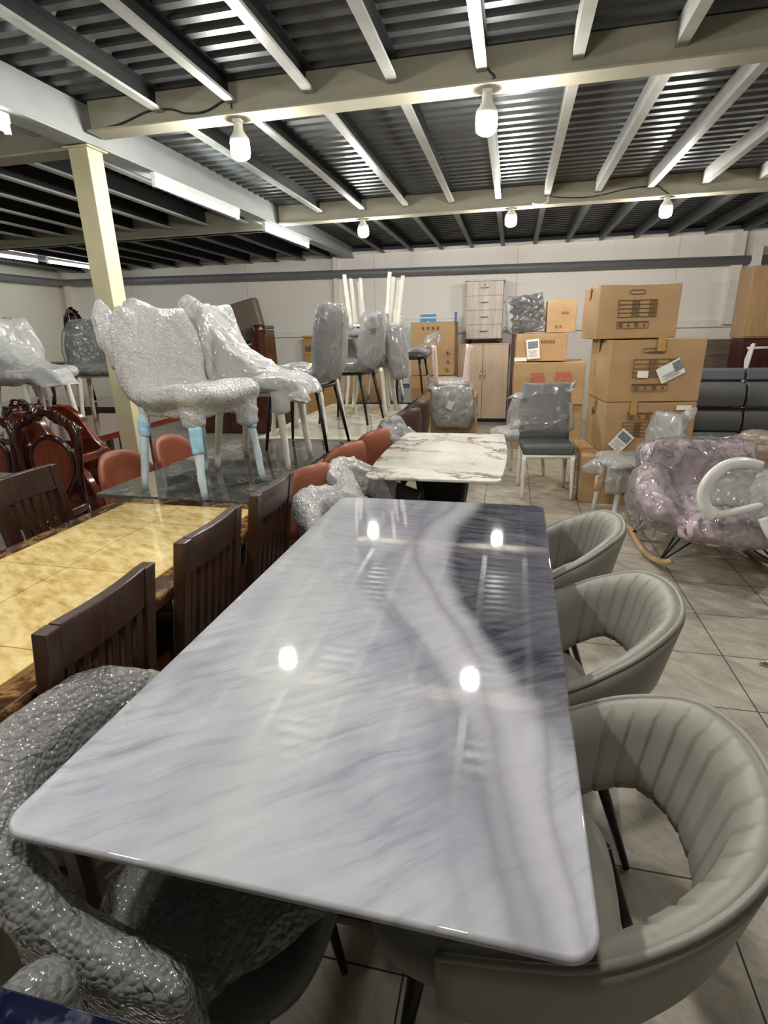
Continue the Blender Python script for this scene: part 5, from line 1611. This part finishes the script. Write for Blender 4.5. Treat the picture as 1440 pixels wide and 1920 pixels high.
L1 = scoop_chair('dining_chair', 'pale chair in milky plastic at the left frame edge, standing on the red table', (-3.70, 3.66, 0.752), R(168), G_ON, M_shell_pale, 'white', M_film_milky,
    dict(grow=0.10, amp=0.014, scale=6, tent=([(0.24, 0.80), (0.12, 0.62), (-0.30, 0.46), (-0.38, 0.38), (-0.25, 0.42), (0.2, 0.5)], 0.16), peaks=([((-0.25, 0, 0.44), 0.07), ((-0.36, 0.02, 0.40), 0.03)],)), wid=1.15)
L2 = scoop_chair('dining_chair', 'dark slate chair in clear film beside the cream column, standing on the red table', (-3.55, 4.32, 0.752), R(118), G_ON, M_shell_dark, 'white', M_film_grey, dict(grow=0.085, amp=0.01, scale=6), wid=1.45)
carved_t = leg_table('side_table', 'carved-leg wooden table far left under the ornate chair', (-5.2, 5.75, 0), R(0), 2.0, 1.0, 0.75, M_redwood, M_carved, 0.05)
carved_chair('carved_chair', 'ornate rosewood chair with openwork splat, raised on a table far left', (-5.20, 5.62, 0.757), R(-28), G_CV, True)
ui = upside_chair('dining_chair', 'upturned chair with thin wrapped legs up, far left near the wall', (-5.98, 5.75, 1.63), R(60), G_UP, M_wrapleg, plain('pale_pink_fabric', srgb(206, 170, 166), 0.6), None, None)
ui.location.z = 0.752 + 0.87
# black glossy table at the left edge
bt = leg_table('dining_table', 'black glossy table at the left frame edge with a white sticker', (-3.03, 1.74, 0), R(-1), 0.86, 1.30, 0.785, plain('black_brown_gloss', srgb(40, 34, 31), 0.12), M_slat, 0.03)
MB().box((0.26, 0.56, 0.7865), (0.11, 0.05, 0.002)).build('sticker', M_paper, bt)

# far left background: wooden sofa stacked on a low cabinet, pine headboard
t = thing('cabinet', 'dark low cabinet under the stacked wooden sofa, at the back left', 'cabinet', (-4.25, 8.10, 0))
MB().box((0, 0, 0.46), (1.5, 0.7, 0.90)).build('body', M_redwood, t, bevel=0.006)
for s in (-1, 1):
    MB().box((s * 0.37, -0.358, 0.46), (0.70, 0.016, 0.80)).build('door', M_redwood, t, bevel=0.004)
t = thing('wooden_sofa', 'red-brown wooden sofa with grey cushions stacked high at the back left', 'sofa', (-4.30, 8.05, 0.912))
MB().prism([(-0.32, 0), (0.28, 0), (0.25, 0.62), (-0.30, 0.62)], -0.07, 0.07, Matrix.Translation((0.60, 0, 0)) @ Matrix.Rotation(R(90), 4, 'Z') @ Matrix.Rotation(R(90), 4, 'X')).build('arm', M_redwood, t, bevel=0.01)
MB().lathe([(0.07, 0.0), (0.075, 0.55), (0.10, 0.58), (0.10, 0.66), (0.07, 0.69)], 20, Matrix.Translation((0.66, -0.26, 0))).build('arm_post', M_redwood, t, smooth=True)
MB().box((0.55, 0.0, 0.655), (0.26, 0.5, 0.05)).build('arm_pad', plain('grey_green_pad', srgb(98, 100, 94), 0.6), t, bevel=0.02)
MB().box((-0.1, 0.0, 0.14), (1.25, 0.6, 0.28)).build('base', M_redwood, t, bevel=0.01)
MB().box((-0.02, -0.03, 0.34), (1.08, 0.55, 0.12)).build('seat_cushion', plain('dark_grey_cushion', srgb(70, 68, 66), 0.6), t, bevel=0.04, seg=3)
MB().box((0, 0, 0), (0.52, 0.16, 0.62), Matrix.Translation((0.25, 0.20, 0.74)) @ Matrix.Rotation(R(-12), 4, 'Y')).build('back_cushion', plain('brown_grey_cushion', srgb(112, 98, 88), 0.6), t, bevel=0.05, seg=4)
M_pine = wood('honey_pine', srgb(168, 128, 76), srgb(200, 160, 104), 3, 0.45, (1, 8, 8), 0.1)
t = thing('headboard', 'honey-coloured pine headboard with carved panels against the back wall', 'headboard', (-2.72, 9.30, 0))
MB().box((0, 0.0, 0.70), (1.62, 0.05, 1.40)).build('board', M_pine, t, bevel=0.004)
for z in (0.82, 1.12):
    MB().box((0, -0.035, z), (1.58, 0.02, 0.025)).build('ledge', M_pine, t, bevel=0.003)
MB().box((0, -0.02, 1.41), (1.66, 0.09, 0.03)).build('top_rail', M_pine, t, bevel=0.004)
for k in range(4):
    m = MB(); x0 = -0.62 + 0.41 * k
    m.prism([(-0.17, -0.06), (0.17, -0.06), (0.17, 0.03), (0.10, 0.03), (0.06, 0.055), (0.0, 0.07), (-0.06, 0.055), (-0.10, 0.03), (-0.17, 0.03)], 0, 0.004, Matrix.Translation((x0, -0.0255, 1.22)) @ Matrix.Rotation(R(90), 4, 'X'))
    m.build('carved_inset', M_greywood, t)
